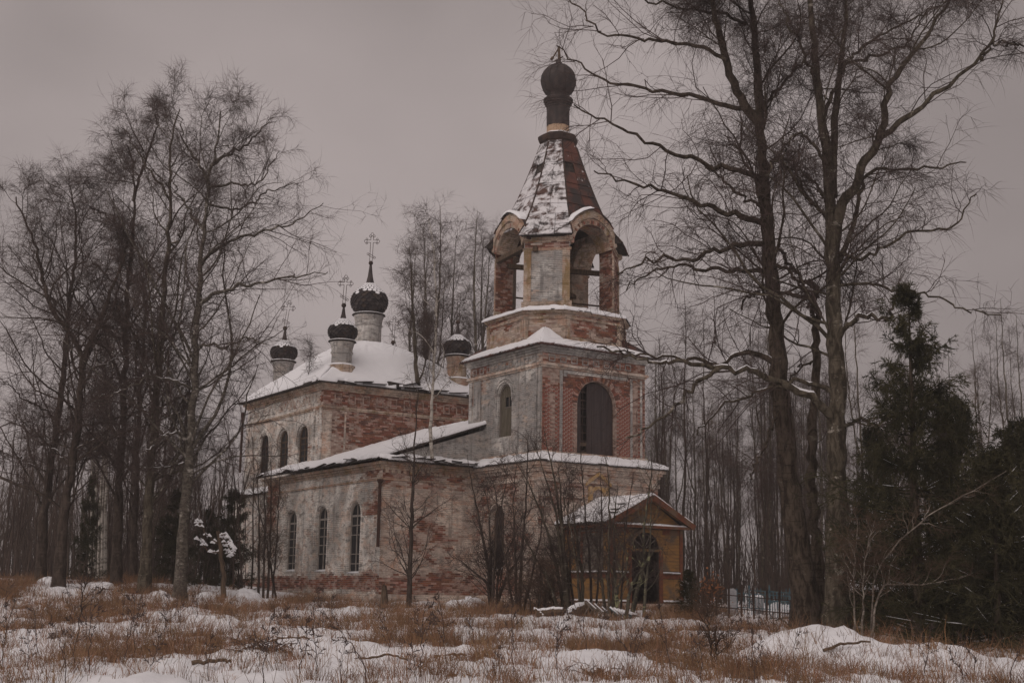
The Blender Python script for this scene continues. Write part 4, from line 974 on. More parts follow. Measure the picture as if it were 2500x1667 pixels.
def tubes_tip(pts, rad, s=3):                  # as tubes, the last ring drawn together to one point
    N, K, _ = pts.shape; v, q = tubes([(pts[:,:-1], rad[:,:-1], s)]); n = len(v); tip = pts[:,-1]
    base = (np.arange(N)*(K-1)*s+(K-2)*s)[:,None]; j = np.arange(s)[None]
    t = np.stack([base+j, base+(j+1) % s, np.broadcast_to(n+np.arange(N)[:,None], (N, s))], -1).reshape(-1, 3)
    return np.concatenate([v, tip]), q, t
def stem(path, r0, r1, K, rg, rough=.03, flare=0, kk=1.0):  # traced path -> smooth polyline with uneven thickness
    p = np.array(path, float); d = np.r_[0, np.cumsum(np.linalg.norm(np.diff(p, axis=0), axis=1))]; x = np.linspace(0, d[-1], K)
    q = np.stack([np.interp(x, d, p[:,i]) for i in range(3)], 1)
    for _ in range(2): q[1:-1] = .25*q[:-2]+.5*q[1:-1]+.25*q[2:]
    t = x/d[-1]; q = q+rg.normal(0, rough, q.shape)*np.minimum(1, 4*t)[:,None]
    r = (r0+(r1-r0)*t**kk)*(1+.05*rg.normal(size=K))
    if flare: r = r*(1+flare*np.exp(-t*22))
    return q[None], r[None]
def trace(px, Y, dY=0.):                       # pixels of the photograph -> points in depth about Y
    n = len(px); return [at(x, y, Y+dY*i/max(1, n-1)) for i, (x, y) in enumerate(px)]
def padK(groups, K=None): return groups
TRI = [0]
def make_tree(root, stems, limbs, rg, wood, twigm, o, cnt=(26, 9, 6, 4), limbL=3.6, limb_ang=52, gn=.16, droop=-.22, tK=4, crown0=.28, twigL=.75, l2=.5, profile=None, twig_r=.0045, limb_up=.12, lim_r=.5, sides=7, wind=.6, k3=4):
    # stems and traced limbs are given; the rest of the crown grows from them
    o = np.array(o); big = []; L1p = []; L1r = []; K1 = 12
    for (p, r) in stems: big.append((p-o, r, sides+3))
    for (p, r) in limbs:
        big.append((p-o, r, sides))
        x = np.linspace(0, p.shape[1]-1, K1); i0 = np.minimum(x.astype(int), p.shape[1]-2); f = x-i0
        L1p.append((p[:,i0]*(1-f)[None,:,None]+p[:,i0+1]*f[None,:,None])); L1r.append(r[:,i0]*(1-f)+r[:,i0+1]*f)
    for si, ((p, r), n) in enumerate(zip(stems, np.atleast_1d(cnt[0]) if np.ndim(cnt[0]) else [cnt[0]]*len(stems))):
        P, D, L, R, t = spawn(p, r, n, crown0, .99, limb_ang, 12, 1, .22, rg, lim_r, limb_up, 0, .012, lengths=np.array([limbL if si == 0 or sides != 7 else limbL*(.6 if limbL < 4.41 else .34)]), tb=1.3)
        tn = (t-crown0)/(1-crown0); L = L*(profile(tn) if profile else (1.05-.75*tn))
        R = np.minimum(R, .0075*L+.008)
        q, rr = grow(P, D, L, R, K1, gn, .035, .28, rg); L1p.append(q); L1r.append(rr); big.append((q-o, rr, 5))
    l1 = np.concatenate(L1p); r1_ = np.concatenate(L1r)
    P, D, L, R, t = spawn(l1, r1_, cnt[1], .18, .98, 48, 14, l2, .25, rg, .5, .08, .45, .007); R = np.minimum(R, .017)
    l2p, l2r = grow(P, D, L, R, 6, gn*1.5, .02, .4, rg, wind*.4)
    P, D, L, R, t = spawn(l2p, l2r, cnt[2], .15, 1, 46, 14, .5, .28, rg, .6, .0, .4, .0045); R = np.minimum(R, .0085)
    l3p, l3r = grow(P, D, np.clip(L, .3, 1.6), R, k3, gn*1.6, droop*.3, .5, rg, wind)
    src = l3p; P, D, L, R, t = spawn(l3p, l3r, cnt[3], .2, 1, 38, 14, .8, .3, rg, .6, -.05, .3, twig_r)
    tp, tr = grow(P, D, np.clip(L, .25, 2)*0+twigL*np.exp(rg.normal(0,.3,len(L))), R*0+twig_r, tK, gn*.7, droop, .55, rg, wind*1.5)
    v, q = tubes(big); npmesh('trunk', v, quads=q, mat=wood, parent=root, smooth=True); TRI[0] += 2*len(q)
    v, q = tubes([(l2p-o, l2r, 4), (l3p-o, l3r, 3)]); v2, q2, t2 = tubes_tip(tp-o, tr)
    npmesh('crown', np.concatenate([v, v2]), quads=np.concatenate([q, q2+len(v)]), tris=t2+len(v), mat=twigm, parent=root)
    return l1, r1_
def limb_snow(root, paths, o, rg):             # snow lying along the tops of the big low limbs
    g = []
    for (p, r) in paths:
        K = p.shape[1]
        keep = fbm(np.arange(K)*.35, np.zeros(K)+rg.integers(99), 3, 2) > .36
        i = 0
        while i < K:
            if keep[i]:
                j = i
                while j+1 < K and keep[j+1]: j += 1
                if j-i >= 2:
                    sl = slice(i, j+1); rr = r[:,sl]*.62; w = np.sin(np.linspace(.15, math.pi-.15, j-i+1))[None]**.5
                    q = p[:,sl]-np.array(o); q = q+np.array([0,0,1.])*(r[:,sl]*.72)[...,None]; g.append((q, rr*w, 6))
                i = j+1
            else: i += 1
    for k in g:
        v, q = tubes([k]); npmesh('snow', v, quads=q, mat=SNOW, parent=root, smooth=True)
def base_at(px, Y, sink=.12):
    p = at(px, 1450, Y); return np.array([p[0], p[1], hz(p[0], p[1])-sink])
def fixbase(path, b): path[0] = tuple(b); return path
# --- the two great trees on the right and the snag between them
rg = np.random.default_rng(3)
D1 = 38.; b1 = base_at(1972, D1)
t1 = trace([(1972,1530),(1958,1400),(1942,1296),(1929,1203),(1922,1091),(1906,957),(1897,845),(1888,734),(1880,640),(1869,505),(1856,319),(1849,190),(1842,80),(1834,-10),(1826,-110),(1820,-200)], D1); fixbase(t1, b1)
s1 = [stem(t1, .365, .045, 60, rg, .03, .5), stem(trace([(1853,300),(1813,255),(1781,186),(1760,106),(1741,0),(1728,-90),(1712,-170)], D1, -1.5), .16, .03, 26, rg, .03)]
def lb(px, Y, dY, r0, r1=.02, K=26, ro=.05): return stem(trace(px, Y, dY), r0, r1, K, rg, ro, 0, .8)
l1_ = [lb([(1866,545),(1850,542),(1781,515),(1712,502),(1632,468),(1555,450),(1500,440),(1452,420)], D1, -2, .11),
       lb([(1860,440),(1837,425),(1755,409),(1675,383),(1590,356),(1516,314),(1452,287),(1404,260)], D1, -3, .1),
       lb([(1853,280),(1835,271),(1728,244),(1622,228),(1548,213),(1473,197),(1404,154),(1360,110)], D1, 1.5, .09),
       lb([(1775,150),(1755,133),(1696,109),(1595,98),(1489,88),(1452,74),(1425,32),(1390,0)], D1-1, 1, .07),
       lb([(1885,665),(1856,659),(1739,656),(1633,646),(1575,672),(1526,704)], D1, 2, .085),
       lb([(1878,600),(1850,592),(1760,606),(1675,638),(1601,627),(1555,645),(1516,670)], D1, -2, .1),
       lb([(1875,510),(1850,500),(1800,470),(1760,430),(1720,410)], D1, 2.5, .07),
       lb([(1895,890),(1875,870),(1840,862),(1800,866),(1768,886),(1700,882),(1640,872),(1560,865),(1500,855)], D1, -1, .1),
       lb([(1882,650),(1905,650),(1960,700),(2000,730)], D1, -1, .07),
       lb([(1850,270),(1880,240),(1930,180),(1960,160),(2010,60)], D1, 2, .06),
       lb([(1820,60),(1750,30),(1650,20),(1560,-10),(1500,-40)], D1, -2, .06),
       lb([(1862,430),(1900,380),(1940,400),(1960,480),(2000,520)], D1, -2, .05),
       lb([(1905,1000),(1880,1060),(1850,1120),(1830,1180)], D1, -1.5, .045)]
ra = thing('birch_tree', 'huge dark leafless birch with twin tops, left of the two great trees', 'tree', tuple(b1), 0, 'great trees by the churchyard')
prof_r = lambda t: 1.0-.55*t
make_tree(ra, s1, l1_, rg, BARK, TWIG, b1, ((32, 18), 11, 7, 4), 4.4, 56, .17, -.34, 3, .38, .62, .44, prof_r, .004, wind=.1)
limb_snow(ra, [l1_[7]], b1, rg)
D2 = 36.5; b2 = base_at(2040, D2)
t2 = trace([(2040,1545),(2043,1387),(2044,1247),(2042,1046),(2042,912),(2036,771),(2030,611),(2026,452),(2010,319),(1997,213),(1986,106),(1978,0),(1970,-110),(1963,-190)], D2); fixbase(t2, b2)
s2 = [stem(t2, .335, .045, 60, rg, .025, .4), stem(trace([(2034,480),(2031,425),(2042,266),(2052,149),(2060,70),(2071,0),(2084,-100)], D2, 1), .14, .03, 26, rg, .03),
      stem(trace([(2034,620),(2047,521),(2079,462),(2121,383),(2148,324),(2175,213),(2200,160),(2260,90),(2330,-20)], D2, -2), .17, .03, 30, rg, .04)]
l2_ = [lb([(2140,340),(2200,300),(2258,256),(2330,190),(2393,149),(2430,60),(2455,-20)], D2-1, -1, .1), lb([(2393,149),(2420,108),(2451,106),(2500,112)], D2-2, -.5, .05),
       lb([(2048,640),(2080,560),(2100,480),(2115,420),(2180,412),(2260,418),(2310,400),(2365,398)], D2, 1.5, .09),
       lb([(2042,1040),(2036,1024),(1991,975),(1915,939),(1850,915),(1821,899),(1723,895),(1670,886),(1589,886),(1500,859),(1460,850)], D2, -1.5, .14, .025, 40),
       lb([(1760,896),(1700,935),(1647,993),(1575,1048),(1522,1070)], D2-1, -1, .07),
       lb([(2036,960),(2020,945),(1960,930),(1890,945),(1820,970),(1768,983),(1740,1020),(1700,1060)], D2, 2.5, .08),
       lb([(2045,830),(2060,800),(2085,780),(2100,766),(2160,780),(2175,765),(2195,700)], D2, -2, .1, .03),
       lb([(2030,425),(2000,370),(1970,330),(1940,330),(1890,400),(1870,430)], D2, -1.5, .06),
       lb([(2026,520),(2000,460),(1960,420),(1930,410),(1890,430)], D2, 1.5, .05),
       lb([(2050,1050),(2080,1030),(2110,1025),(2150,1060),(2220,1100),(2300,1110)], D2, -2, .06, .012),
       lb([(2005,300),(2060,150),(2130,100),(2200,60),(2300,10)], D2, 2, .07), lb([(1995,213),(1960,120),(1930,70),(1900,0)], D2, -2, .06),
       lb([(2052,160),(2110,140),(2200,120),(2270,20)], D2+1, 2, .06), lb([(2034,610),(2100,640),(2170,600),(2240,560),(2330,560),(2380,470)], D2, -2, .06),
       lb([(2036,700),(2100,690),(2190,705),(2280,720),(2360,760),(2430,770)], D2, -1, .05)]
rb_ = thing('birch_tree', 'huge leafless birch with spreading limbs and a snow lined low branch, rightmost great tree', 'tree', tuple(b2), 0, 'great trees by the churchyard')
make_tree(rb_, s2, l2_, rg, BARK_G, TWIG, b2, ((24, 14, 16), 10, 7, 4), 4.2, 56, .17, -.34, 3, .36, .62, .44, prof_r, .004, wind=.1)
limb_snow(rb_, [l2_[3], l2_[5], l2_[6]], b2, rg)
D3 = 39.5; b3 = base_at(2004, D3)
t3 = trace([(2004,1525),(1990,1302),(1984,1200),(1982,1091),(1991,912),(1995,787),(1988,700),(1975,685)], D3); fixbase(t3, b3)
rc = thing('dead_tree', 'thin broken snag leaning between the two great birches', 'tree', tuple(b3))
s3 = [stem(t3, .2, .1, 40, rg, .04, .3)]
l3_ = [lb([(1990,730),(1960,722),(1888,716),(1840,718),(1815,730),(1812,755)], D3, -1, .07, .03), lb([(1985,700),(1955,680),(1920,635),(1895,605)], D3, -.5, .07, .05), lb([(1993,800),(1985,770),(1975,730),(1960,700)], D3, -.5, .07, .05), lb([(1990,880),(1950,900),(1910,960)], D3, -1, .04)]
make_tree(rc, s3, l3_, rg, BARK, TWIG, b3, (3, 4, 3, 2), 1.6, 60, .2, -.15, 4, .4)
# --- cluster of tall trees on the left
def left_tree(label, px, D, r0, limbs=(), extra=(), wood=BARK_D, cnt=(30, 8, 6, 4), LL=3.4, c0=.25, seed=0, up=.14, ang=48, prof=None, tl=.62):
    g = np.random.default_rng(seed); b = base_at(px[0][0], D); low = lambda l: [(x, y if y > 600 else 600-(600-y)*.84) for x, y in l]; p = fixbase(trace(low(px), D), b); extra = [(low(q), dy, rr) for q, dy, rr in extra]; limbs = [(low(q), dy, rr) for q, dy, rr in limbs]
    st = [stem(p, r0*.76, .025, 50, g, .03, .35, .9)]+[stem(trace(q, D, dy), rr*.75, .02, 26, g, .03) for q, dy, rr in extra]
    lm = [stem(trace(q, D, dy), rr*.8, .014, 24, g, .05) for q, dy, rr in limbs]
    r = thing('birch_tree', label, 'tree', tuple(b), 0, 'tall bare trees left of the church')
    make_tree(r, st, lm, g, wood, TWIG, b, ((cnt[0],)+tuple(cnt[0]//3 for _ in extra), cnt[1], cnt[2], cnt[3]), LL*1.32, ang+3, .15, -.16, 3, c0*.7, tl*.8, .48, prof or (lambda t: 1.05-.7*t**1.5), .0036, up*1.3, wind=.35)
    limb_snow(r, lm[-3:], b, g) if len(lm) > 2 else None
    return r
left_tree('dark leaning bare tree, leftmost trunk of the tall group', [(97,1420),(104,1300),(112,1214),(125,1130),(137,1049),(147,980),(153,924),(164,800),(172,725),(185,613),(185,520),(178,460),(172,425)], 52, .27,
          [([(140,1030),(100,990),(50,970),(0,920)], -2, .06), ([(112,1150),(70,1130),(30,1110),(-20,1100)], 1, .05), ([(165,790),(120,730),(90,640),(60,560)], 1, .07)], cnt=(38,9,7,5), seed=11, LL=3.6)
left_tree('forked bare tree, second trunk of the tall group on the left', [(141,1425),(150,1330),(157,1256),(167,1180),(178,1111),(187,1050),(195,987),(203,883),(190,840),(170,810),(135,770),(112,725),(91,613),(67,540),(50,500),(40,460)], 48.5, .28,
          [([(190,960),(230,900),(280,880),(330,860)], -1.5, .06), ([(170,1140),(130,1090),(90,1080),(60,1010)], 1.5, .05), ([(180,1100),(240,1060),(300,1040)], -2, .05)],
          [([(200,900),(215,850),(232,808),(255,750),(277,703),(300,640),(310,590),(300,530)], 1, .16)], cnt=(30,8,7,5), seed=12, LL=3.4)
left_tree('straight dark bare tree, third trunk of the tall group on the left', [(282,1436),(287,1280),(290,1173),(297,1080),(300,1007),(305,900),(309,800),(309,725),(321,613),(330,502),(328,420),(322,350),(312,310)], 51, .27,
          [([(322,600),(290,540),(240,500),(190,470)], -2, .06), ([(305,850),(260,800),(220,770)], 2, .06), ([(310,720),(250,660),(180,600)], 1, .05)],
          [([(326,470),(345,380),(368,310),(385,250),(380,215)], 1, .09)], cnt=(32,8,7,5), seed=13, LL=3.6)
left_tree('slimmer bare tree standing half behind the fourth trunk on the left', [(323,1415),(329,1256),(332,1173),(340,1007),(348,862),(356,780),(350,700),(340,620)], 56, .22,
          [([(340,1000),(310,960),(285,900)], 1, .05), ([(352,780),(390,700),(420,640)], 1, .06), ([(345,900),(380,860),(420,800)], -1, .06)], cnt=(22,8,6,4), seed=14, LL=3.0)
left_tree('tall grey barked bare tree beside the pale birch on the left', [(352,1440),(360,1290),(365,1173),(373,1080),(379,1007),(388,890),(392,800),(398,700),(410,600),(416,500),(417,412),(413,323),(425,250),(440,205)], 49, .29,
          [([(410,620),(440,570),(470,520)], -1, .06), ([(416,470),(380,400),(340,340),(300,250)], 2, .07), ([(380,960),(340,920),(290,950),(220,980)], -2, .06), ([(385,1010),(345,1000),(320,1030)], -2.5, .05)], wood=BARK_G, cnt=(36,9,7,5), seed=15, LL=3.6)
left_tree('pale trunked birch with a broad weeping crown, rightmost of the tall group on the left', [(439,1440),(445,1340),(448,1277),(456,1180),(464,1090),(468,1010),(473,945),(479,800),(484,747),(493,613),(502,502),(508,440),(511,390),(520,345),(531,323),(536,260),(538,210)], 47, .29,
          [([(490,640),(530,605),(562,587),(615,565),(661,551),(715,536),(760,500),(790,470)], -1.5, .09), ([(486,745),(520,720),(558,703),(620,692),(678,680),(740,672),(803,668)], -2.5, .1), ([(500,560),(470,510),(440,460),(420,400)], 2, .08),
           ([(511,420),(480,350),(450,300),(440,200)], -1, .08), ([(515,370),(560,330),(610,300),(670,220)], 1.5, .08), ([(508,430),(560,420),(640,420),(680,330)], -1, .07), ([(505,480),(590,500),(660,440),(735,420)], 2.5, .06),
           ([(476,860),(500,840),(560,850),(600,820),(660,845)], -2, .07), ([(470,950),(430,930),(370,920),(310,945),(240,990)], -2, .07), ([(455,1060),(420,1050),(380,1080),(345,1110)], -2.5, .06), ([(452,1130),(400,1140),(350,1140)], -2, .05)],
          wood=BARK_B, cnt=(36,9,8,5), seed=16, LL=3.7, c0=.3)
# --- trees behind the church and the wood all round: a few kinds, copied one by one
def proto(name, label, cat, group, h, r0, seed, wood, twigm=TWIG, cnt=(16,7,5,3), LL=2.2, ang=42, c0=.35, lean=.5, tl=.6, twig_r=.007, droop=-.15, up=.25, tK=3, fork=False):
    g = np.random.default_rng(seed); r = thing(name, label, cat, (0,0,0), 0, group)
    p = [(0,0,-.3)]; x = y = 0
    for k in range(1, 8): x += g.normal(0, lean*.18*h/12); y += g.normal(0, lean*.18*h/12); p.append((x, y, h*k/7))
    st = [stem(p, r0, .012, 30, g, .02, .2)]
    if fork:
        q = np.array(p[3]); st.append(stem([q, q+[.5,.2,1.5], q+[.9,.4,h*.3], q+[1.1,.3,h*.5]], r0*.5, .012, 20, g, .02))
    make_tree(r, st, [], g, wood, twigm, (0,0,0), ((cnt[0],)*len(st), cnt[1], cnt[2], cnt[3]), LL, ang, .12, droop, tK, c0, tl, .45, lambda t: 1.05-.7*t, twig_r, up, .45, 5)
    return r
def scatter(protos, spots, rg, smin=.85, smax=1.12, labels=None):
    first = [True]*len(protos)
    for i, (x, y) in enumerate(spots):
        k = int(rg.integers(len(protos))); s = rg.uniform(smin, smax); rz = rg.uniform(0, 6.28); z = hz(x, y)
        if first[k]:
            o = protos[k]; o.location = (x, y, z); o.rotation_euler = (0,0,rz); o.scale = (s,s,s); first[k] = False
        else: dup(protos[k], (x, y, z), rz, s)
    for k, f in enumerate(first):
        if f:
            for c in list(protos[k].children): bpy.data.objects.remove(c)
            bpy.data.objects.remove(protos[k])
def px_spots(n, xa, xb, ya, yb, rg, avoid=True):
    s = []
    while len(s) < n:
        Y = rg.uniform(ya, yb); x = (rg.uniform(xa, xb)-CX)/F*Y
        lx, ly = np.dot(np.array([x, Y, 0])-NB, V_), np.dot(np.array([x, Y, 0])-NB, U_)
        if -7.5 < lx < 11.5 and -6 < ly < 27: continue
        s.append((x, Y))
    return s
rg = np.random.default_rng(21)
G1 = 'tall bare trees rising behind the church roofs'
pb = [proto('birch_tree', 'slender birch behind the church', 'tree', G1, 21, .2, 31, BARK_B, cnt=(24,7,4,3), LL=3.4, c0=.42, lean=.4, twig_r=.0038, tK=3, droop=-.2),
      proto('birch_tree', 'slender birch behind the church', 'tree', G1, 22.5, .2, 32, BARK_G, cnt=(18,7,4,3), LL=3.5, c0=.38, lean=.4, twig_r=.0038, tK=3, droop=-.2, fork=True)]
for k, (px, Y, top) in enumerate(((988,90,600),(1052,92,540),(1100,94,560),(1142,90,555),(1180,93,560),(1020,97,640),(1160,99,590))):
    b = base_at(px, Y, 0); H = at(px, top, Y)[2]-b[2]; s = H/(21.5); o = pb[k % 2] if k < 2 else dup(pb[k % 2], (0,0,0))
    o.location = tuple(b); o.rotation_euler = (0, 0, rg.uniform(0, 6)); o.scale = (s*1.05, s*1.05, s); o['label'] = ('slender feathery birch behind the nave, nearest to the middle dome', 'tallest slender birch rising behind the nave, second from the middle dome', 'feathery bare birch behind the nave, third from the middle dome', 'feathery birch behind the church, directly over the right corner dome', 'bare birch behind the church, closest to the bell tower', 'lower bare birch behind the nave roof, between the first and third', 'lower birch crown just left of the bell tower, in front of the closest one')[k]
G2 = 'wood beyond the right side of the church'
LBL = 'thin straight dark tree in the bare wood right of the church'; LB2 = 'shorter crooked dark tree in the bare wood right of the church'; LB3 = 'greyish forked tree in the bare wood right of the church'; LB4 = 'low slender reddish tree in the bare wood right of the church'
pr_ = [proto('aspen_tree', LBL, 'tree', G2, 17, .10, 41, BARK_D, cnt=(18,5,4,2), LL=2.1, c0=.33, lean=.35, twig_r=.0042), proto('aspen_tree', LB2, 'tree', G2, 15, .085, 42, BARK_D, cnt=(18,5,4,2), LL=2.0, c0=.28, lean=.6, twig_r=.0042),
       proto('birch_tree', LB3, 'tree', G2, 18, .12, 43, BARK_G, cnt=(15,5,4,2), LL=2.4, c0=.32, lean=.45, fork=True, twig_r=.0042), proto('aspen_tree', LB4, 'tree', G2, 12, .08, 44, BARK_D, TWIG_L, cnt=(17,5,4,2), LL=1.7, c0=.15, lean=.8, twig_r=.0042)]
scatter(pr_, px_spots(92, 1605, 2060, 72, 128, rg)+px_spots(42, 2060, 2560, 66, 120, rg)+px_spots(14, 1500, 1640, 95, 130, rg), rg, .75, 1.05)
G3 = 'wood beyond the left side of the church'
LBL = 'thin dark leafless tree in the dim wood at far left'; LB2 = 'pale forked leafless birch in the dim wood at far left'; LB3 = 'small reddish leafless tree in the dim wood at far left'
pl_ = [proto('aspen_tree', LBL, 'tree', G3, 11, .11, 51, BARK_D, cnt=(16,5,4,2), LL=2.0, c0=.2, lean=.5, twig_r=.005), proto('birch_tree', LB2, 'tree', G3, 12.5, .11, 52, BARK_B, cnt=(13,5,4,2), LL=1.8, c0=.25, lean=.4, fork=True, twig_r=.005), proto('aspen_tree', LB3, 'tree', G3, 8.5, .07, 53, BARK_D, TWIG_L, cnt=(16,5,4,2), LL=1.6, c0=.1, lean=.7, twig_r=.005)]
scatter(pl_, px_spots(66, -80, 620, 66, 115, rg), rg, .7, 1.05)
# white birch stems close together at the edge of the left wood
g = np.random.default_rng(61); LBW = ('leftmost stem of the slim white birch clump between the tall left trunks', 'second stem from the left in the slim white birch clump', 'middle stem of the slim white birch clump', 'second stem from the right in the slim white birch clump', 'rightmost stem of the slim white birch clump')
for k, (x0, x1) in enumerate(((217,226),(229,236),(238,252),(247,258),(255,262))):
    Y = 60+g.uniform(-1, 1); b = base_at(x0, Y); r = thing('birch_tree', LBW[k], 'tree', tuple(b), 0, 'white birch stems on the left')
    p = [tuple(b)]+trace([((x0+x1)/2+g.normal(0,1), 1250), (x1, 1100), (x1+8+g.normal(0,4), 950), (x1+14, 820)], Y)
    make_tree(r, [stem(p, .085, .015, 26, g, .015)], [], g, BARK_W, TWIG, b, (14, 6, 4, 3), 1.4, 40, .14, -.15, 3, .4, .5, twig_r=.005)
# undergrowth that closes the view between the trunks: nobody could count it
def thicket(name, n, xa, xb, ya, yb, h0, h1, seed, label):
    g = np.random.default_rng(seed); sp = np.array(px_spots(n, xa, xb, ya, yb, g)); z = hfun(sp[:,0], sp[:,1])-.1
    P = np.column_stack([sp, z]); D = unit(np.column_stack([g.normal(0,.12,(n,2)), np.ones(n)])); L = h0+(h1-h0)*g.random(n)**1.7
    p, r = grow(P, D, L, .010+.006*L, 5, .06, 0, .3, g)
    P, D, L2, R, t = spawn(p, r, 6, .1, 1, 32, 12, .36, .3, g, .5, .3, .3, .008); q, rr = grow(P, D, L2, R, 3, .12, .05, .5, g)
    v, qd = tubes([(p, r, 3), (q, rr, 3)]); o = npmesh(name, v, quads=qd, mat=TWIG_T, smooth=False); o['kind'] = 'stuff'; tag(o, label, 'thicket')
    return o
thicket('thicket', 1050, -120, 640, 60, 108, 1.8, 8.0, 71, 'dense bare brushwood filling the dim wood at far left')
thicket('thicket', 1150, 1590, 2600, 58, 118, 1.8, 6.5, 72, 'dense bare brushwood filling the wood on the right behind the graves')
# --- spruces
def spruce(label, loc, h, rad, seed, nw=20, group=None, snow=.0, c0=.06, name='spruce_tree'):
    g = np.random.default_rng(seed); r = thing(name, label, 'tree', tuple(loc), g.uniform(0, 6), group)
    st = stem([(0,0,-.2),(g.normal(0,.05),0,h*.4),(g.normal(0,.08),g.normal(0,.08),h)], .016*h+.03, .01, 24, g, .008)
    v, q = tubes([(st[0], st[1], 7)]); npmesh('trunk', v, quads=q, mat=BARK, parent=r, smooth=True)
    wh = np.sort(g.uniform(0, 1, nw))*.5+np.linspace(0, 1, nw)*.5; nb = nw*6; t = c0+(.985-c0)*np.repeat(wh, 6)+g.normal(0, .008, nb); t = np.clip(t, c0, .985); az = g.uniform(0, 6.28, nb)
    L = rad*(1.02-t)**.78*g.uniform(.4, 1.15, nb)*np.repeat(g.uniform(.75,1.1,nw), 6)+.14
    P = np.column_stack([np.interp(t, np.linspace(0,1,24), st[0][0,:,i]) for i in range(3)])
    up = np.interp(t, [0,.6,1], [-.22,.1,.8])+g.normal(0,.12,nb)
    D = unit(np.column_stack([np.cos(az), np.sin(az), up]))
    b, br = grow(P, D, L, .01+.008*L, 7, .07, .07, .3, g)
    P, D, L2, R, t2 = spawn(b, br, 12, .15, 1, 46, 10, .32, .25, g, .5, -.15, .35, .005); L2 = np.clip(L2, .1, .8)
    s, sr = grow(P, D, L2, R, 4, .06, -.14, .6, g)
    P, D, L3, R, t3 = spawn(s, sr, 3, .1, 1, 45, 12, .45, .3, g, .7, -.35, .3, .004); L3 = np.clip(L3, .12, .5)
    u, ur = grow(P, D, L3, R, 3, .05, -.12, .6, g)
    def needles(p, k, ln, wd):                 # short tapering spikes set round every shoot
        N, K, _ = p.shape; M = N*k; i = np.repeat(np.arange(N), k); x = g.uniform(.05, .98, M)*(K-1); j = np.minimum(x.astype(int), K-2); f = (x-j)[:,None]
        A = p[i,j]*(1-f)+p[i,j+1]*f; T = unit(p[i,j+1]-p[i,j]); rv = unit(g.normal(size=(M,3))); Sd = unit(np.cross(T, rv)); d = unit(T*.9+Sd*.8); w = np.cross(d, T)
        l = (ln*g.uniform(.6,1.2,M))[:,None]
        return np.stack([A+w*wd, A-w*wd, A+d*l], 1).reshape(-1, 3)
    V = np.concatenate([needles(b, 10, .1, .014), needles(s, 9, .1, .014), needles(u, 6, .11, .014)])
    v, q = tubes([(b, br, 3), (s, sr+.004, 3)]); n0 = len(v)
    tr = n0+np.arange(len(V)).reshape(-1, 3)
    npmesh('crown', np.concatenate([v, V]), quads=q, tris=tr, mat=NEEDLE, parent=r)
    if snow:
        k = g.random(len(b)) < snow*1.8; i0 = int(g.integers(1,4)); bb = b[k][:,i0:i0+3]; rr = np.tile(np.array([.25,.9,.3])*.012, (len(bb),1))*g.uniform(.3,1.3,(len(bb),3))
        v, q = tubes([(bb+np.array([0,0,.03]), rr, 4)]); o = npmesh('snow', v, quads=q, mat=SNOW, parent=r, smooth=True); o['kind'] = 'stuff'
    return r
def spr(px, Y, ytop, **k):
    b = base_at(px, Y, .05); h = at(px, ytop, Y)[2]-b[2]; return b, h
def spr2(src, label, px, Y, ytop, hs, wide):   # a copy of a spruce at its own size
    b, h = spr(px, Y, ytop); k = h/hs; o = dup(src, tuple(b), px*.01, (k*wide, k*wide, k), label); return o
b, h = spr(2245, 33.5, 715); spruce('tall dark spruce with hanging boughs dusted with snow, right of the great birches', b, h, 3.4, 81, 40, None, .12, .05)
b, h = spr(2430, 31, 1120); sA = spruce('broad dark young spruce at the right edge of the picture', b, h, 2.7, 82, 26, None, .2, .02); hA = h
spr2(sA, 'dark spruce crowding between the tall spruce and the right edge', 2355, 36, 1000, hA, .7)
spr2(sA, 'dark spruce at the far right edge, behind the broad young one', 2500, 37, 1050, hA, .8)
spr2(sA, 'shadowy spruce just behind the rightmost great birch', 2150, 42, 1060, hA, .55)
spr2(sA, 'little spruce sapling growing beside the porch', 1683, 45, 1395, hA, .95)
b, h = spr(562, 62, 1190); sB = spruce('spruce by the far left corner of the church wall', b, h, 1.7, 86, 18, None, .05, .03); hB = h
spr2(sB, 'dark spruce between the grey barked tree and the pale birch', 418, 58, 1190, hB, .9)
spr2(sB, 'thin spruce in front of the white birch stems', 205, 58, 1150, hB, .5)
spr2(sB, 'low dark spruce behind the snowy broken snag', 500, 64, 1240, hB, 1.0)
# --- young trees and shrubs in front of the church
def shrub(name, label, stems_px, Y, r0, seed, wood=BARK_G, twigm=TWIG, cnt=(9,5,4,2), LL=1.2, ang=42, tl=.42, c0=.2, up=.2, group=None, spread=.5, cat='shrub', gn=.12, droop=-.02, tr=.0035):
    g = np.random.default_rng(seed); b = base_at(stems_px[0][0][0], Y, .08)
    st = []
    for px in stems_px:
        Yk = Y+g.uniform(-spread, spread); p = trace(px, Yk, g.uniform(-.6,.6)); q = base_at(px[0][0], Yk, .08); p[0] = tuple(q); st.append(stem(p, r0*g.uniform(.75,1.2), .008, 20, g, .015))
    r = thing(name, label, cat, tuple(b), 0, group)
    make_tree(r, st, [], g, wood, twigm, b, ((cnt[0],)*len(st),)+tuple(cnt[1:]), LL, ang, gn, droop, 3, c0, tl, .5, lambda t: 1.0-.55*t, tr, up, .45, 4, wind=0, k3=3)
    return r
shrub('young_larch', 'slim straight young tree standing alone before the refectory corner', [[(998,1482),(1002,1400),(1004,1300),(1008,1200),(1011,1100),(1015,1020),(1022,950)]], 50, .1, 101, BARK_D, TWIG, (34,5,3,2), 1.9, 62, .4, .12, .12, spread=0, cat='young tree')
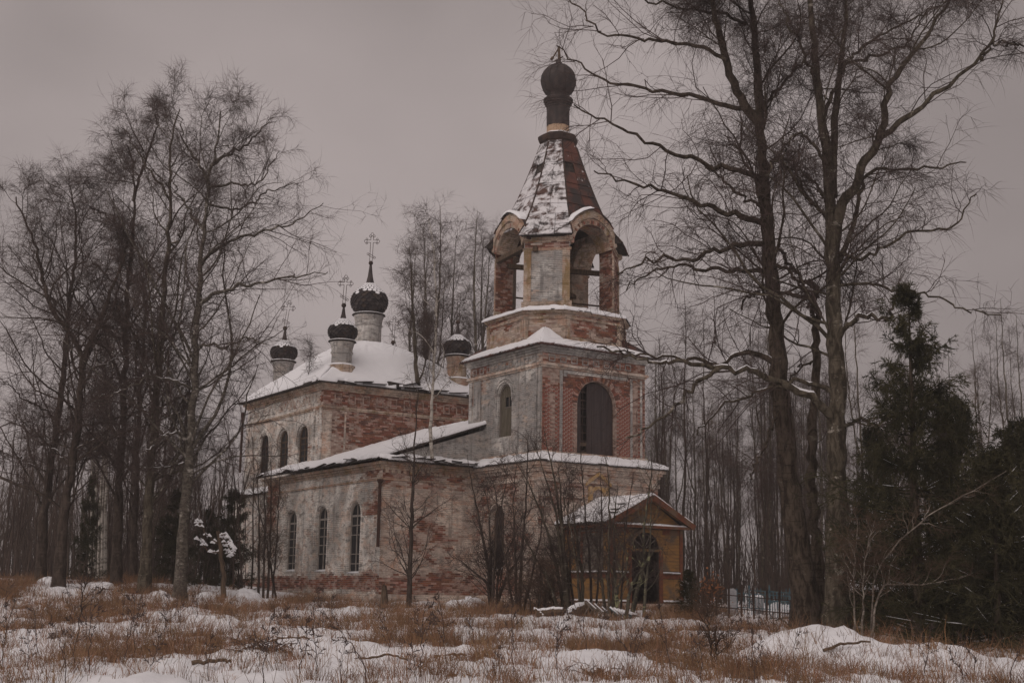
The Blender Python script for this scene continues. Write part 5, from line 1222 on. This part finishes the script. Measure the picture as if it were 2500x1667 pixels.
for k, (x, y) in enumerate(((628,1120),(645,1060),(662,1090),(683,1150),(612,1180))):
    shrub('sapling', ('third', 'fourth', 'second', 'rightmost', 'leftmost')[k] and ('sapling before the left end of the refectory, leftmost at its foot', 'tallest sapling before the left end of the refectory', 'sapling before the left end of the refectory, middle one at its foot', 'sapling before the left end of the refectory, leaning right, second from right', 'short sapling crossing leftwards before the left end of the refectory')[k], [[(640+k*11-8,1475),((640+k*11-8+x)/2+3,1300),(x,y)]], 52+k*.5, .055, 110+k, BARK_D, TWIG_L, (18,4,2,2), .9, 34, .4, .2, .25, 'saplings before the left end of the refectory', cat='young tree')
shrub('rowan_shrub', 'bushy bare shrub with many twigs before the tower side window', [[(1200,1470),(1196,1400),(1180,1320),(1165,1240),(1150,1170),(1140,1110)],[(1203,1470),(1205,1400),(1212,1320),(1225,1240),(1240,1150)],[(1200,1470),(1190,1420),(1160,1400),(1130,1370),(1105,1360)],[(1206,1470),(1235,1410),(1262,1370),(1300,1300)],[(1202,1470),(1200,1380),(1195,1280),(1190,1190)],[(1212,1475),(1215,1400),(1245,1330),(1280,1260)]], 48, .075, 121, BARK_D, TWIG, (14,5,3,2), 1.3, 46, .4)
shrub('bare_shrub', 'tall many stemmed bare shrub fanning out at the left corner of the porch', [[(1380,1512),(1362,1400),(1335,1290),(1310,1220),(1280,1160),(1255,1120)],[(1383,1512),(1372,1380),(1360,1260),(1330,1160),(1305,1080)],[(1386,1512),(1380,1380),(1368,1250),(1350,1150),(1325,1040)],[(1372,1512),(1340,1420),(1300,1350),(1270,1290)],[(1368,1515),(1340,1450),(1310,1400)],[(1390,1512),(1385,1400),(1372,1300),(1368,1200),(1362,1130)]], 46, .085, 122, BARK_G, TWIG, (13,4,3,2), 1.25, 40, .4)
shrub('bare_shrub', 'cluster of slender bare stems in front of the boarded porch window', [[(1418,1495),(1412,1420),(1405,1350),(1392,1290),(1375,1200)],[(1423,1495),(1420,1400),(1410,1330),(1400,1280),(1398,1200)],[(1488,1500),(1486,1400),(1488,1300),(1488,1200),(1478,1116)],[(1480,1500),(1470,1420),(1456,1330),(1455,1260)],[(1494,1500),(1500,1420),(1500,1330),(1497,1280),(1510,1180)]], 45, .075, 123, BARK_G, TWIG, (12,4,3,2), 1.05, 38, .4)
LICH = bark_mat('lichen spotted grey bark', (.05,.045,.037), (.13,.115,.085), (.3,.3,.17), .52, .6)
shrub('bare_shrub', 'lichen spotted bare stems crossing before the porch doorway', [[(1538,1505),(1556,1440),(1572,1380),(1572,1300),(1580,1230),(1594,1130),(1585,1070)],[(1571,1545),(1575,1450),(1584,1380),(1590,1250),(1590,1180)],[(1527,1505),(1540,1430),(1560,1400),(1600,1340)],[(1500,1500),(1510,1420),(1530,1390),(1532,1340)]], 44, .07, 124, LICH, TWIG, (10,4,3,2), 1.3, 46, .4)
shrub('bare_shrub', 'low tangle of bare shoots between the rowan shrub and the porch stems', [[(1300,1510),(1290,1450),(1265,1400)],[(1310,1515),(1318,1450),(1320,1380)],[(1330,1515),(1330,1460),(1345,1400)],[(1285,1505),(1260,1460),(1240,1420)],[(1350,1515),(1352,1440),(1348,1380)]], 45.5, .035, 125, BARK_D, TWIG_L, (12,5,3,2), .8, 44, .35)
shrub('leafy_shrub', 'small shrub holding withered orange leaves beside the spruce sapling', [[(1722,1560),(1720,1500),(1712,1440)],[(1724,1560),(1730,1490),(1738,1420)],[(1726,1560),(1740,1500),(1755,1460)]], 41, .02, 126, BARK_D, TWIG_L, (8,4,3,2), .5, 45, .25)
shrub('bare_shrub', 'tall thin bare stems between the rowan shrub and the porch, reaching the tower ledge', [[(1262,1505),(1258,1350),(1252,1230),(1262,1110)],[(1268,1505),(1272,1360),(1285,1220),(1290,1060)],[(1256,1505),(1240,1400),(1222,1290),(1205,1180)],[(1275,1505),(1300,1400),(1322,1300),(1330,1200)]], 47, .06, 127, BARK_D, TWIG, (12,4,3,2), 1.2, 36, .4)
shrub('bare_shrub', 'thin tall bare stems rising over the porch roof in front of the icon niche', [[(1445,1505),(1440,1380),(1430,1260),(1420,1140),(1415,1085)],[(1455,1505),(1462,1380),(1470,1250),(1466,1120)],[(1402,1505),(1392,1390),(1385,1270),(1392,1150)],[(1515,1505),(1520,1380),(1530,1260),(1548,1150)]], 46.5, .05, 129, BARK_D, TWIG, (12,4,3,2), 1.1, 36, .4)
shrub('birch_sapling', 'pale birch sapling leaning far right in front of the dark spruces', [[(2118,1430),(2135,1385),(2180,1335),(2230,1290),(2280,1245),(2340,1215),(2400,1185),(2455,1150)],[(2082,1440),(2084,1390),(2090,1330),(2096,1270)],[(2100,1430),(2108,1380),(2120,1320),(2132,1270)],[(2118,1430),(2150,1420),(2230,1430),(2310,1420),(2360,1405)]], 30.2, .026, 128, BARK_S, TWIG_L, (11,4,3,2), .7, 42, .3, .25, cat='young tree', spread=.2)
g = np.random.default_rng(5)
lr = bpy.data.objects['leafy_shrub']; c_ = at(1735, 1438, 41)-np.array(lr.location)
b = MB()
for i in range(170):
    q = c_+g.normal(0,1,3)*np.array([.22,.2,.2]); d1 = g.normal(0,.035,3); d2 = g.normal(0,.03,3); b.add([q, q+d1, q+d1+d2, q+d2], [(0,1,2,3)])
o = b.build('leaves', LEAF, lr); o['kind'] = 'stuff'
# birches that have seeded themselves on the roofs
def roof_tree(label, px, lx, ly, lz, r0, seed, wood, LL, cnt, extra=()):
    g = np.random.default_rng(seed); b = c2w(lx, ly, lz); Y = b[1]; p = [tuple(b)]+trace(px, Y); st = [stem(p, r0, .012, 30, g, .02)]
    for e, rr in extra: st.append(stem(trace(e, Y, .5), rr, .01, 20, g, .02))
    r = thing('birch_tree', label, 'tree', tuple(b)); make_tree(r, st, [], g, wood, TWIG, b, ((cnt[0],)*len(st),)+cnt[1:], LL, 40, .13, -.16, 3, .25, .5, .45, lambda t: 1-.6*t, .005, .2)
roof_tree('slim white birch growing out of the refectory ledge, its stem bright against the wall', [(1050,1050),(1054,980),(1058,900),(1064,820),(1066,740),(1062,660),(1056,590),(1050,540)], -2.95, 4.2, 7.35, .085, 131, BARK_W, 2.1, (20,6,4,3))
roof_tree('forked birch growing from the nave eaves beside the white birch', [(1017,920),(1014,860),(1010,790),(1006,720),(1004,660),(1000,600)], 1.72, 13.9, 12.0, .14, 132, BARK_G, 2.0, (18,6,4,3), [([(1018,940),(1030,915),(1040,880),(1046,830),(1048,780)], .06)])
roof_tree('thin leafless sapling rooted in the snow on the left edge of the nave roof', [(753,920),(757,880),(760,840)], -3.7, 16.2, 12.1, .025, 133, BARK_D, .7, (12,4,3,2))
# ------------------------------------------------------------------ churchyard, debris
def put(px, py, Y, dz=0):
    p = at(px, py, Y); return np.array([p[0], Y, hz(p[0], Y)+dz])
p = put(1788, 1530, 50); r = thing('gravestone', 'upright grey gravestone standing behind the iron railing', 'gravestone', tuple(p))
b = MB(); b.box(-.22,.22,-.1,.1,-.1,.18); b.build('plinth', STONE, r)
b = MB(); q = [(-.17,0,.18),(.17,0,.18),(.17,0,.98),(.06,0,1.06),(-.17,0,1.03)]; b.hexa([(x,-.05,z) for x,y,z in q], [(x,.05,z) for x,y,z in q][::1]); b.build('slab', STONE, r)
p = put(1856, 1530, 51); r = thing('gravestone', 'small snow capped gravestone among the blue grave fences', 'gravestone', tuple(p), .2)
b = MB(); q = [(-.16,0,-.1),(.16,0,-.1),(.14,0,.62),(-.05,0,.72),(-.16,0,.6)]; b.hexa([(x,-.05,z) for x,y,z in q], [(x,.05,z) for x,y,z in q]); b.build('slab', STONE, r)
b = MB(); b.hexa([(-.16,-.06,.6),(-.05,-.06,.71),(.14,-.06,.62),(.14,.06,.62),(-.05,.06,.71),(-.16,.06,.6)], [(-.14,-.05,.67),(-.05,-.05,.79),(.12,-.05,.69),(.12,.05,.69),(-.05,.05,.79),(-.14,.05,.67)]); b.build('snow', SNOW, r)
def fence(name, label, a, c, h, n, mat, rails, posts=None, bar=.012, sag=0, bars=True):
    a = np.array(a); c = np.array(c); m_ = (a+c)/2; d = c-a; r = thing(name, label, 'fence', tuple(a))
    for i in range(n+1):
        t = i/n; q = d*t; zz = hz(*(a+q)[:2])-a[2]
        post = posts and i % posts == 0
        if not bars and not post: continue
        b = MB(); w = .03 if post else bar; lean = random.uniform(-.03,.03); b.beam((q[0], q[1], zz-.1), (q[0]+lean, q[1], zz+h*(1.12 if post else random.uniform(.95,1.03))), w*2, w*2); b.build('post' if post else 'bar', mat, r)
    for z in rails:
        z0 = hz(*a[:2])-a[2]; z1 = hz(*c[:2])-a[2]
        b = MB(); b.beam((0,0,z0+z), (d[0],d[1],z1+z-sag), .035, .035); b.build('rail', mat, r)
    return r
fence('iron_railing', 'low dark iron railing with bare posts in front of the graves', put(1690,1550,46), put(1935,1550,45), .95, 8, DKMETAL, (.85,.42), 1, sag=.15, bars=False)
fence('grave_fence', 'faded blue grave fence of upright bars beyond the iron railing', put(1800,1530,50.5), put(1945,1530,49.5), .8, 16, BLUE, (.72,.2), 8)
fence('grave_fence', 'dark open grave fence behind the small gravestone', put(1830,1520,55), put(1930,1520,55), .8, 10, BLUE, (.7,.25), 5)
p = put(1852, 1530, 52.5); r = thing('grave_cross', 'thin blue painted grave cross behind the railing', 'cross', tuple(p+np.array([.45,0,0])))
b = MB(); b.beam((0,0,-.1),(0,0,1.1),.05,.05); b.build('upright', BLUE, r); b = MB(); b.beam((-.2,0,.85),(.2,0,.85),.05,.05); b.build('crossbar', BLUE, r)
p = put(1908, 1548, 47.5); r = thing('lattice_panel', 'leaning blue grey slatted grave panel caked with snow', 'fence panel', tuple(p), .1); r.rotation_euler = (math.radians(-28), 0, .15)
b = MB(); b.box(-.42,.42,-.025,.0,0,.05); b.build('frame', BLUE, r); b = MB(); b.box(-.42,.42,-.025,0,.66,.71); b.build('frame', BLUE, r)
for i in range(9):
    b = MB(); x = -.4+i*.09; b.beam((x,-.015,.04), (x+.1,-.015,.68), .035, .02); b.build('slat', BLUE, r)
for i in range(8):
    b = MB(); x = -.36+i*.09; z0 = random.uniform(.05,.3); b.beam((x+z0*.15,-.03,z0), (x+.1,-.035,random.uniform(.45,.68)), .05, .025); b.build('snow', SNOW, r)
# ochre boarded shed half hidden by the spruces
p = put(2140, 1540, 44); r = thing('low_shed', 'low ochre boarded shed with a snowy top, half hidden behind the spruce boughs', 'shed', tuple(p))
b = MB(); b.box(-1.0,1.05,-.1,1.6,-.2,.98); b.build('wall', BROWNWOOD, r)
for i in range(6):
    b = MB(); z = .02+i*.16; b.box(-1.02,1.07,-.135,-.102,z,z+.15); b.build('board', OCHRE, r)
b = MB(); b.hexa([(-1.2,-.4,1.0),(1.25,-.4,1.0),(1.25,1.8,1.35),(-1.2,1.8,1.35)], [(-1.2,-.4,1.07),(1.25,-.4,1.07),(1.25,1.8,1.42),(-1.2,1.8,1.42)]); rf = b.build('roof', OCHRE, r)
snow_sheet(bil((-1.2,-.4,1.075),(1.25,-.4,1.075),(1.25,1.8,1.425),(-1.2,1.8,1.425)), 50, 30, .1, 77, rf, .1)
# broken log, collapsed lattice and blue planks in the snow
p = put(1375, 1545, 44.5); p2 = at(1431, 1482, 45.2); r = tag(MB().build('broken_log', BROWNWOOD), 'thick broken log propped up at a slant with snow along it', 'log')
bpy.data.objects.remove(r)
g = np.random.default_rng(9)
r = thing('broken_log', 'thick broken log propped up at a slant with snow along it', 'log', tuple(p))
lg_ = stem([np.zeros(3)-np.array([.05,0,.1]), (p2-p)*.5, p2-p], .17, .2, 12, g, .012); v, q = tubes([(lg_[0], lg_[1], 10)]); 
b = MB(); b.v = [tuple(x) for x in v]; b.f = [tuple(x) for x in q]+[tuple(range(len(v)-10, len(v)))]; b.build('trunk', BROWNWOOD, r)
sn_ = lg_[0]+np.array([-.02,-.0,.13]); v, q = tubes([(sn_[:,1:], (lg_[1]*.72*np.r_[.4,.8,np.ones(7),.9,.8,.5][None])[:,1:], 8)]); npmesh('snow', v, quads=q, mat=SNOW, parent=r, smooth=True)
def log(label, a, c, r0, seed, snow=True, name='fallen_branch', mat=BROWNWOOD):
    g = np.random.default_rng(seed); a = np.array(a); c = np.array(c); r = thing(name, label, 'branch', tuple(a))
    s = stem([np.zeros(3), (c-a)*.5+np.array([0,0,.05]), c-a], r0, r0*.6, 12, g, .02); v, q = tubes([(s[0], s[1], 7)]); npmesh('wood', v, quads=q, mat=mat, parent=r, smooth=True)
    if snow:
        v, q = tubes([((s[0]+np.array([0,0,r0*.75]))[:,1:-1], (s[1]*.7)[:,1:-1], 6)]); npmesh('snow', v, quads=q, mat=SNOW, parent=r, smooth=True)
log('snow covered log lying flat left of the slanting broken log', put(1308,1535,44.6,.05), put(1378,1535,44.4,.15), .12, 1)
log('snowy branch end pointing left from the debris heap', put(1330,1545,43.8,.05), put(1300,1520,44,.3), .05, 2)
r = thing('broken_lattice', 'collapsed lattice of grey laths lying against the slanting log', 'lattice', tuple(put(1440,1540,44.8)))
for i in range(7):
    b = MB(); x = -.3+i*.17; b.beam((x,0,.0), (x+.42,.15,.62-.05*i), .06, .025); b.build('lath', GREYWOOD, r)
for i in range(6):
    b = MB(); z = .1+i*.1; b.beam((-.2+i*.08,-.03,.62-i*.04), (.35+i*.15,-.05,.02), .06, .025); b.build('lath', GREYWOOD, r)
for i in range(3):
    b = MB(); b.beam((-.1+i*.25,-.03,.63-.1*i), (.2+i*.25,-.03,.36-.1*i), .08, .03); b.build('snow', SNOW, r)
r = thing('plank_heap', 'heap of blue painted planks slipping down under snow', 'planks', tuple(put(1525,1545,44)))
for i in range(6):
    b = MB(); b.beam((-.5+i*.13,.05*i,.42-.03*i), (-.02+i*.16,-.15,.02), .11, .03); b.build('plank', BLUE, r)
for i in range(5):
    b = MB(); b.beam((-.48+i*.13,.05*i,.45-.03*i), (-.2+i*.15,-.05,.22), .1, .05); b.build('snow', SNOW, r, True)
def heap(label, px, Y, w, h, seed, name='snow_heap', mat=SNOW, cat='snow heap', d=None):
    g = np.random.default_rng(seed); p = put(px, 1500, Y, -.05); n, k = 26, 9; vs = []
    for j in range(k):
        t = j/(k-1); rr = math.cos(t*math.pi/2)**.8
        for i in range(n):
            a = 2*math.pi*i/n; f = .45+1.1*float(fbm(np.array([math.cos(a)*1.9+seed]), np.array([math.sin(a)*1.9+t*2.4]), seed, 4)); vs.append((w*rr*f*math.cos(a), (d or w*.8)*rr*f*math.sin(a), h*math.sin(t*math.pi/2)*f))
    fs = [(j*n+i, j*n+(i+1)%n, (j+1)*n+(i+1)%n, (j+1)*n+i) for j in range(k-1) for i in range(n)]+[tuple(range((k-1)*n, k*n))]
    me = bpy.data.meshes.new(name); me.from_pydata(vs, [], fs); me.materials.append(mat); me.polygons.foreach_set('use_smooth', [True]*len(fs)); o = bpy.data.objects.new(name, me); COL.objects.link(o); o.location = tuple(p); tag(o, label, cat)
heap('snow covered rubble heap lying below the refectory front wall', 1135, 50.5, .75, .38, 1); heap('rounded snow heap beside the church at its far left corner', 600, 52, .5, .36, 2); heap('small snow lump below the pale birch on the left', 385, 48, .4, .2, 3)
heap('snow lump under the leftmost leaning trunk', 110, 50, .45, .26, 4); heap('snow lump between the second and third trunks on the left', 245, 49.5, .4, .18, 5); heap('low snow hump under the snowy snag', 505, 49, .45, .2, 6)
heap('mossy stump with dark bark left of the slim young tree', 935, 49.8, .16, .75, 7, 'tree_stump', BROWNWOOD, 'stump', .15)
# snow laden broken snag at the wood edge
D = 50; b_ = base_at(548, D); r = thing('broken_snag', 'broken reddish snag with clumps of snow hanging on its top', 'snag', tuple(b_))
st = stem(fixbase(trace([(548,1450),(545,1400),(540,1350),(536,1310),(532,1295)], D), b_), .1, .07, 14, g, .02); v, q = tubes([(st[0]-b_, st[1], 8)]); npmesh('trunk', v, quads=q, mat=BROWNWOOD, parent=r, smooth=True)
br = [stem(trace(t_, D, dy), .03, .012, 10, g, .03) for t_, dy in (([(536,1300),(550,1320),(565,1345),(575,1352)], -.5), ([(536,1300),(545,1305),(560,1320),(572,1330)], -.8), ([(533,1296),(540,1310),(552,1335),(560,1362)], .3), ([(535,1330),(500,1300),(480,1260)], -.5), ([(535,1350),(505,1345),(487,1310)], .5))]
v, q = tubes([(p_-b_, r_, 6) for p_, r_ in br]); npmesh('branches', v, quads=q, mat=BROWNWOOD, parent=r, smooth=True)
sn = []
for p_, r_ in br:
    for k in range(9):
        c_ = p_[0,g.integers(1,10)]-b_+g.normal(0,.05,3); sn.append((np.array([c_-[.09,0,0], c_+[0,0,.05], c_+[.09,0,-.02]])[None], np.array([[.02,.07,.03]])*g.uniform(.6,1.2), 6))
v, q = tubes(sn); o = npmesh('snow', v, quads=q, mat=SNOW, parent=r, smooth=True); o['kind'] = 'stuff'
# ------------------------------------------------------------------ dead grass and weeds in the snow
def blades(n, xr, yr, seed, hmin, hmax, thr, wd, name, label, lean=.45, tuft=11, dark=.0):
    g = np.random.default_rng(seed); m = n*6; y = yr[0]+(yr[1]-yr[0])*g.random(m)**.8; x = g.uniform(-1, 1, m)*(y*.42+1.5); x = x if xr is None else g.uniform(xr[0], xr[1], m)
    d = gmask(x, y); k = g.random(m) < np.clip((d-thr)*2.4, .05, 1); x, y = x[k][:n], y[k][:n]
    lx = (np.column_stack([x, y])-NB[:2])@V_[:2]; ly = (np.column_stack([x, y])-NB[:2])@U_[:2]; ok = ~((lx > -5.3)&(ly > -.5)&(lx < 9)); ok &= ~((lx > .7)&(lx < 4.7)&(ly > -3.9)&(ly < 0)); x, y = x[ok], y[ok]
    N = len(x); tc = g.normal(0, 1, (N, 2)); tl = g.uniform(.6, 1.2, N); th = g.uniform(hmin, hmax, N)*(.6+.6*np.clip(gmask(x, y), 0, 1))
    col0 = np.stack([g.uniform(.1,.3,N), np.zeros(N), np.zeros(N)], 1); hue = g.uniform(.5,.65,N); col0[:,1] = col0[:,0]*hue; col0[:,2] = col0[:,0]*hue*g.uniform(.5,.68,N)
    i = np.repeat(np.arange(N), tuft); M = len(i); sp = .05+.1*g.random(M)
    a = g.uniform(0, 6.28, M); bx = x[i]+np.cos(a)*sp*tl[i]; by = y[i]+np.sin(a)*sp*tl[i]; bz = hfun(bx, by)-.04
    P = np.stack([bx, by, bz], 1); D = unit(np.stack([np.cos(a)*.25+tc[i,0]*lean*.5+g.normal(0,.22,M), np.sin(a)*.25+tc[i,1]*lean*.5+g.normal(0,.22,M), np.ones(M)], 1)); L = th[i]*g.uniform(.5, 1.15, M)
    p1 = P+D*(L*.55)[:,None]; D2 = unit(D+np.stack([tc[i,0]*lean, tc[i,1]*lean, -g.uniform(0,.9,M)], 1)+g.normal(0,.22,(M,3))); p2 = p1+D2*(L*.5)[:,None]
    w = unit(np.cross(D, np.stack([g.normal(0,.6,M), np.ones(M), np.zeros(M)], 1)))*wd; nn = unit(np.cross(D, w))*wd*.6
    V = np.stack([P-w, P+w, p1-w*.8, p1+w*.8, p2], 1).reshape(-1, 3); o = np.arange(M)[:,None]*5
    quads = o+np.array([[0,1,3,2]]); tris = o+np.array([[2,3,4]])
    c = np.repeat(col0[i]*g.uniform(.7,1.2,(M,1)), 5, 0); c = np.column_stack([c, np.ones(len(c))])
    ob = npmesh(name, V, quads=quads, tris=tris, mat=GRASS, col=c); ob['kind'] = 'stuff'; tag(ob, label, 'grass'); TRI[0] += 9*M
blades(4300, None, (19, 37), 201, .2, .6, .34, .0035, 'dead_grass', 'tufts of dry brown grass poking through the foreground snow')
blades(5600, None, (35, 58), 202, .28, .7, .3, .005, 'dead_grass', 'tall dry brown grass standing before the church walls and trees', tuft=9)
blades(2600, None, (19.5, 46), 203, .55, 1.05, -.6, .0035, 'dead_grass', 'single tall dry stems scattered over the snowy field', lean=.3, tuft=3)
def brush(label, px, py, Y, w, h, n, seed, mat=TWIG):
    g = np.random.default_rng(seed); p = put(px, py, Y, -.03); r = thing('brush_pile', label, 'brush', tuple(p))
    P = np.column_stack([g.normal(0, w*.4, n), g.normal(0, w*.25, n), np.abs(g.normal(0, h*.3, n))]); D = unit(np.column_stack([g.normal(0,1,n), g.normal(0,.6,n), g.normal(.15,.35,n)])); L = g.uniform(.25,.7,n)*w
    q, rr = grow(P, D, L, g.uniform(.004,.01,n), 5, .3, -.25, .5, g); v, qd = tubes([(q, rr, 4)]); o = npmesh('twigs', v, quads=qd, mat=mat, parent=r); o['kind'] = 'stuff'
    m = 90; c = np.column_stack([g.normal(0,w*.35,m), g.normal(0,w*.22,m), np.abs(g.normal(0,h*.35,m))]); b = MB()
    for k in range(m): a_, c_ = g.normal(0,.03,3), g.normal(0,.03,3); b.add([c[k], c[k]+a_, c[k]+a_+c_, c[k]+c_], [(0,1,2,3)])
    o = b.build('withered_leaves', BROWNWOOD, r); o['kind'] = 'stuff'
brush('dark tangled heap of dead weeds lying in the middle of the left foreground', 645, 1585, 25.2, .75, .3, 150, 501)
brush('small dark clump of withered weeds left of the tangled heap', 515, 1575, 25.8, .5, .22, 80, 502)
brush('reddish heap of bent dry weeds in the snow right of centre', 1640, 1560, 26.5, .9, .35, 170, 503, TWIG_L)
brush('low dark clump of dead leaves near the bottom edge right of centre', 1440, 1610, 23, .5, .2, 70, 504)
def weed(seed, h):
    g = np.random.default_rng(seed); r = thing('weed_stalk', 'dry dark weed stalk standing up out of the foreground snow', 'weed', (0,0,0), 0, 'dry weed stalks in the foreground snow')
    s = stem([(0,0,-.1),(g.normal(0,.05),0,h*.5),(g.normal(0,.12),g.normal(0,.1),h)], .009, .004, 12, g, .012)
    P, D, L, R, t = spawn(s[0], s[1], 9, .35, 1, 40, 12, .2, .3, g, .6, .2, .3, .003); q, rr = grow(P, D, L, R, 4, .15, -.1, .5, g)
    P, D, L, R, t = spawn(q, rr, 6, .3, 1, 35, 15, .3, .3, g, .9, .0, .2, .007); q2, r2 = grow(P, D, np.clip(L,.03,.09), R, 3, .2, 0, .5, g)
    v, qd = tubes([(s[0], s[1], 5)]); npmesh('stalk', v, quads=qd, mat=TWIG, parent=r); v, qd = tubes([(q, rr, 3), (q2, r2, 4)]); npmesh('seed_heads', v, quads=qd, mat=TWIG, parent=r); return r
ws = [weed(301, .95), weed(302, .7), weed(303, 1.2)]
g = np.random.default_rng(304)
for i in range(100):
    Y = 20+20*g.random()**1.4; px = g.uniform(0, 2500); x = (px-CX)/F*Y; o = ws[i] if i < 3 else dup(ws[int(g.integers(3))], (0,0,0)); s = g.uniform(.6, 1.1)
    o.location = (x, Y, hz(x, Y)); o.rotation_euler = (g.normal(0,.12), g.normal(0,.12), g.uniform(0,6.28)); o.scale = (s,s,s)
shrub('bare_sapling', 'single thin dark stem standing in the left foreground snow', [[(187,1625),(192,1540),(200,1480),(206,1430),(203,1380)]], 24.5, .016, 141, BARK_D, TWIG, (7,3,2,1), .3, 50, .14, .4, cat='young tree', spread=0, tr=.003)
shrub('bare_sapling', 'thin forked brown stem in the right foreground below the railing', [[(1740,1660),(1738,1600),(1730,1540),(1722,1470)],[(1740,1640),(1750,1580),(1765,1540)]], 24, .014, 142, BARK_D, TWIG_L, (9,4,2,1), .4, 45, .16, .3, cat='young tree', spread=.05, tr=.003)
for k, (px, Y) in enumerate(((640,28),(590,28.6),(880,24.5),(470,23.2),(1060,26),(690,30),(330,27),(2010,25.8))):
    a = put(px, 1600, Y, .04); an = g.uniform(-.5,.5); ln = g.uniform(.5,1.2); c_ = a+np.array([ln*math.cos(an), ln*math.sin(an)*.6, 0]); c_[2] = hz(c_[0], c_[1])+.08
    lb_ = ('fallen branch half sunk in snow near the middle left foreground', 'fallen branch crossing the snow just left of the middle foreground', 'short fallen stick in the snow below the slim young tree', 'flat rotten branch lying in the left foreground snow', 'fallen stick in the snow below the rubble heap', 'snow dusted fallen branch in the brown grass left of the church corner', 'fallen branch in the snow beyond the single thin stem', 'dark twig lying on the big snow mound')[k]
    log(lb_, a, c_, g.uniform(.02,.045), 400+k, k % 2 == 0)
# ------------------------------------------------------------------ damp winter air
hm = bpy.data.materials.new('damp air'); hm.use_nodes = True; hn = hm.node_tree; hn.nodes.clear()
ho = hn.nodes.new('ShaderNodeOutputMaterial'); hv = hn.nodes.new('ShaderNodeVolumePrincipled'); hn.links.new(hv.outputs[0], ho.inputs['Volume'])
hv.inputs['Color'].default_value = (.9, .88, .88, 1); hv.inputs['Density'].default_value = HAZE; hv.inputs['Anisotropy'].default_value = .2
b = MB(); b.box(-700, 700, -80, 1100, -3, 36); hz_ = b.build('haze', hm); hz_['kind'] = 'stuff'
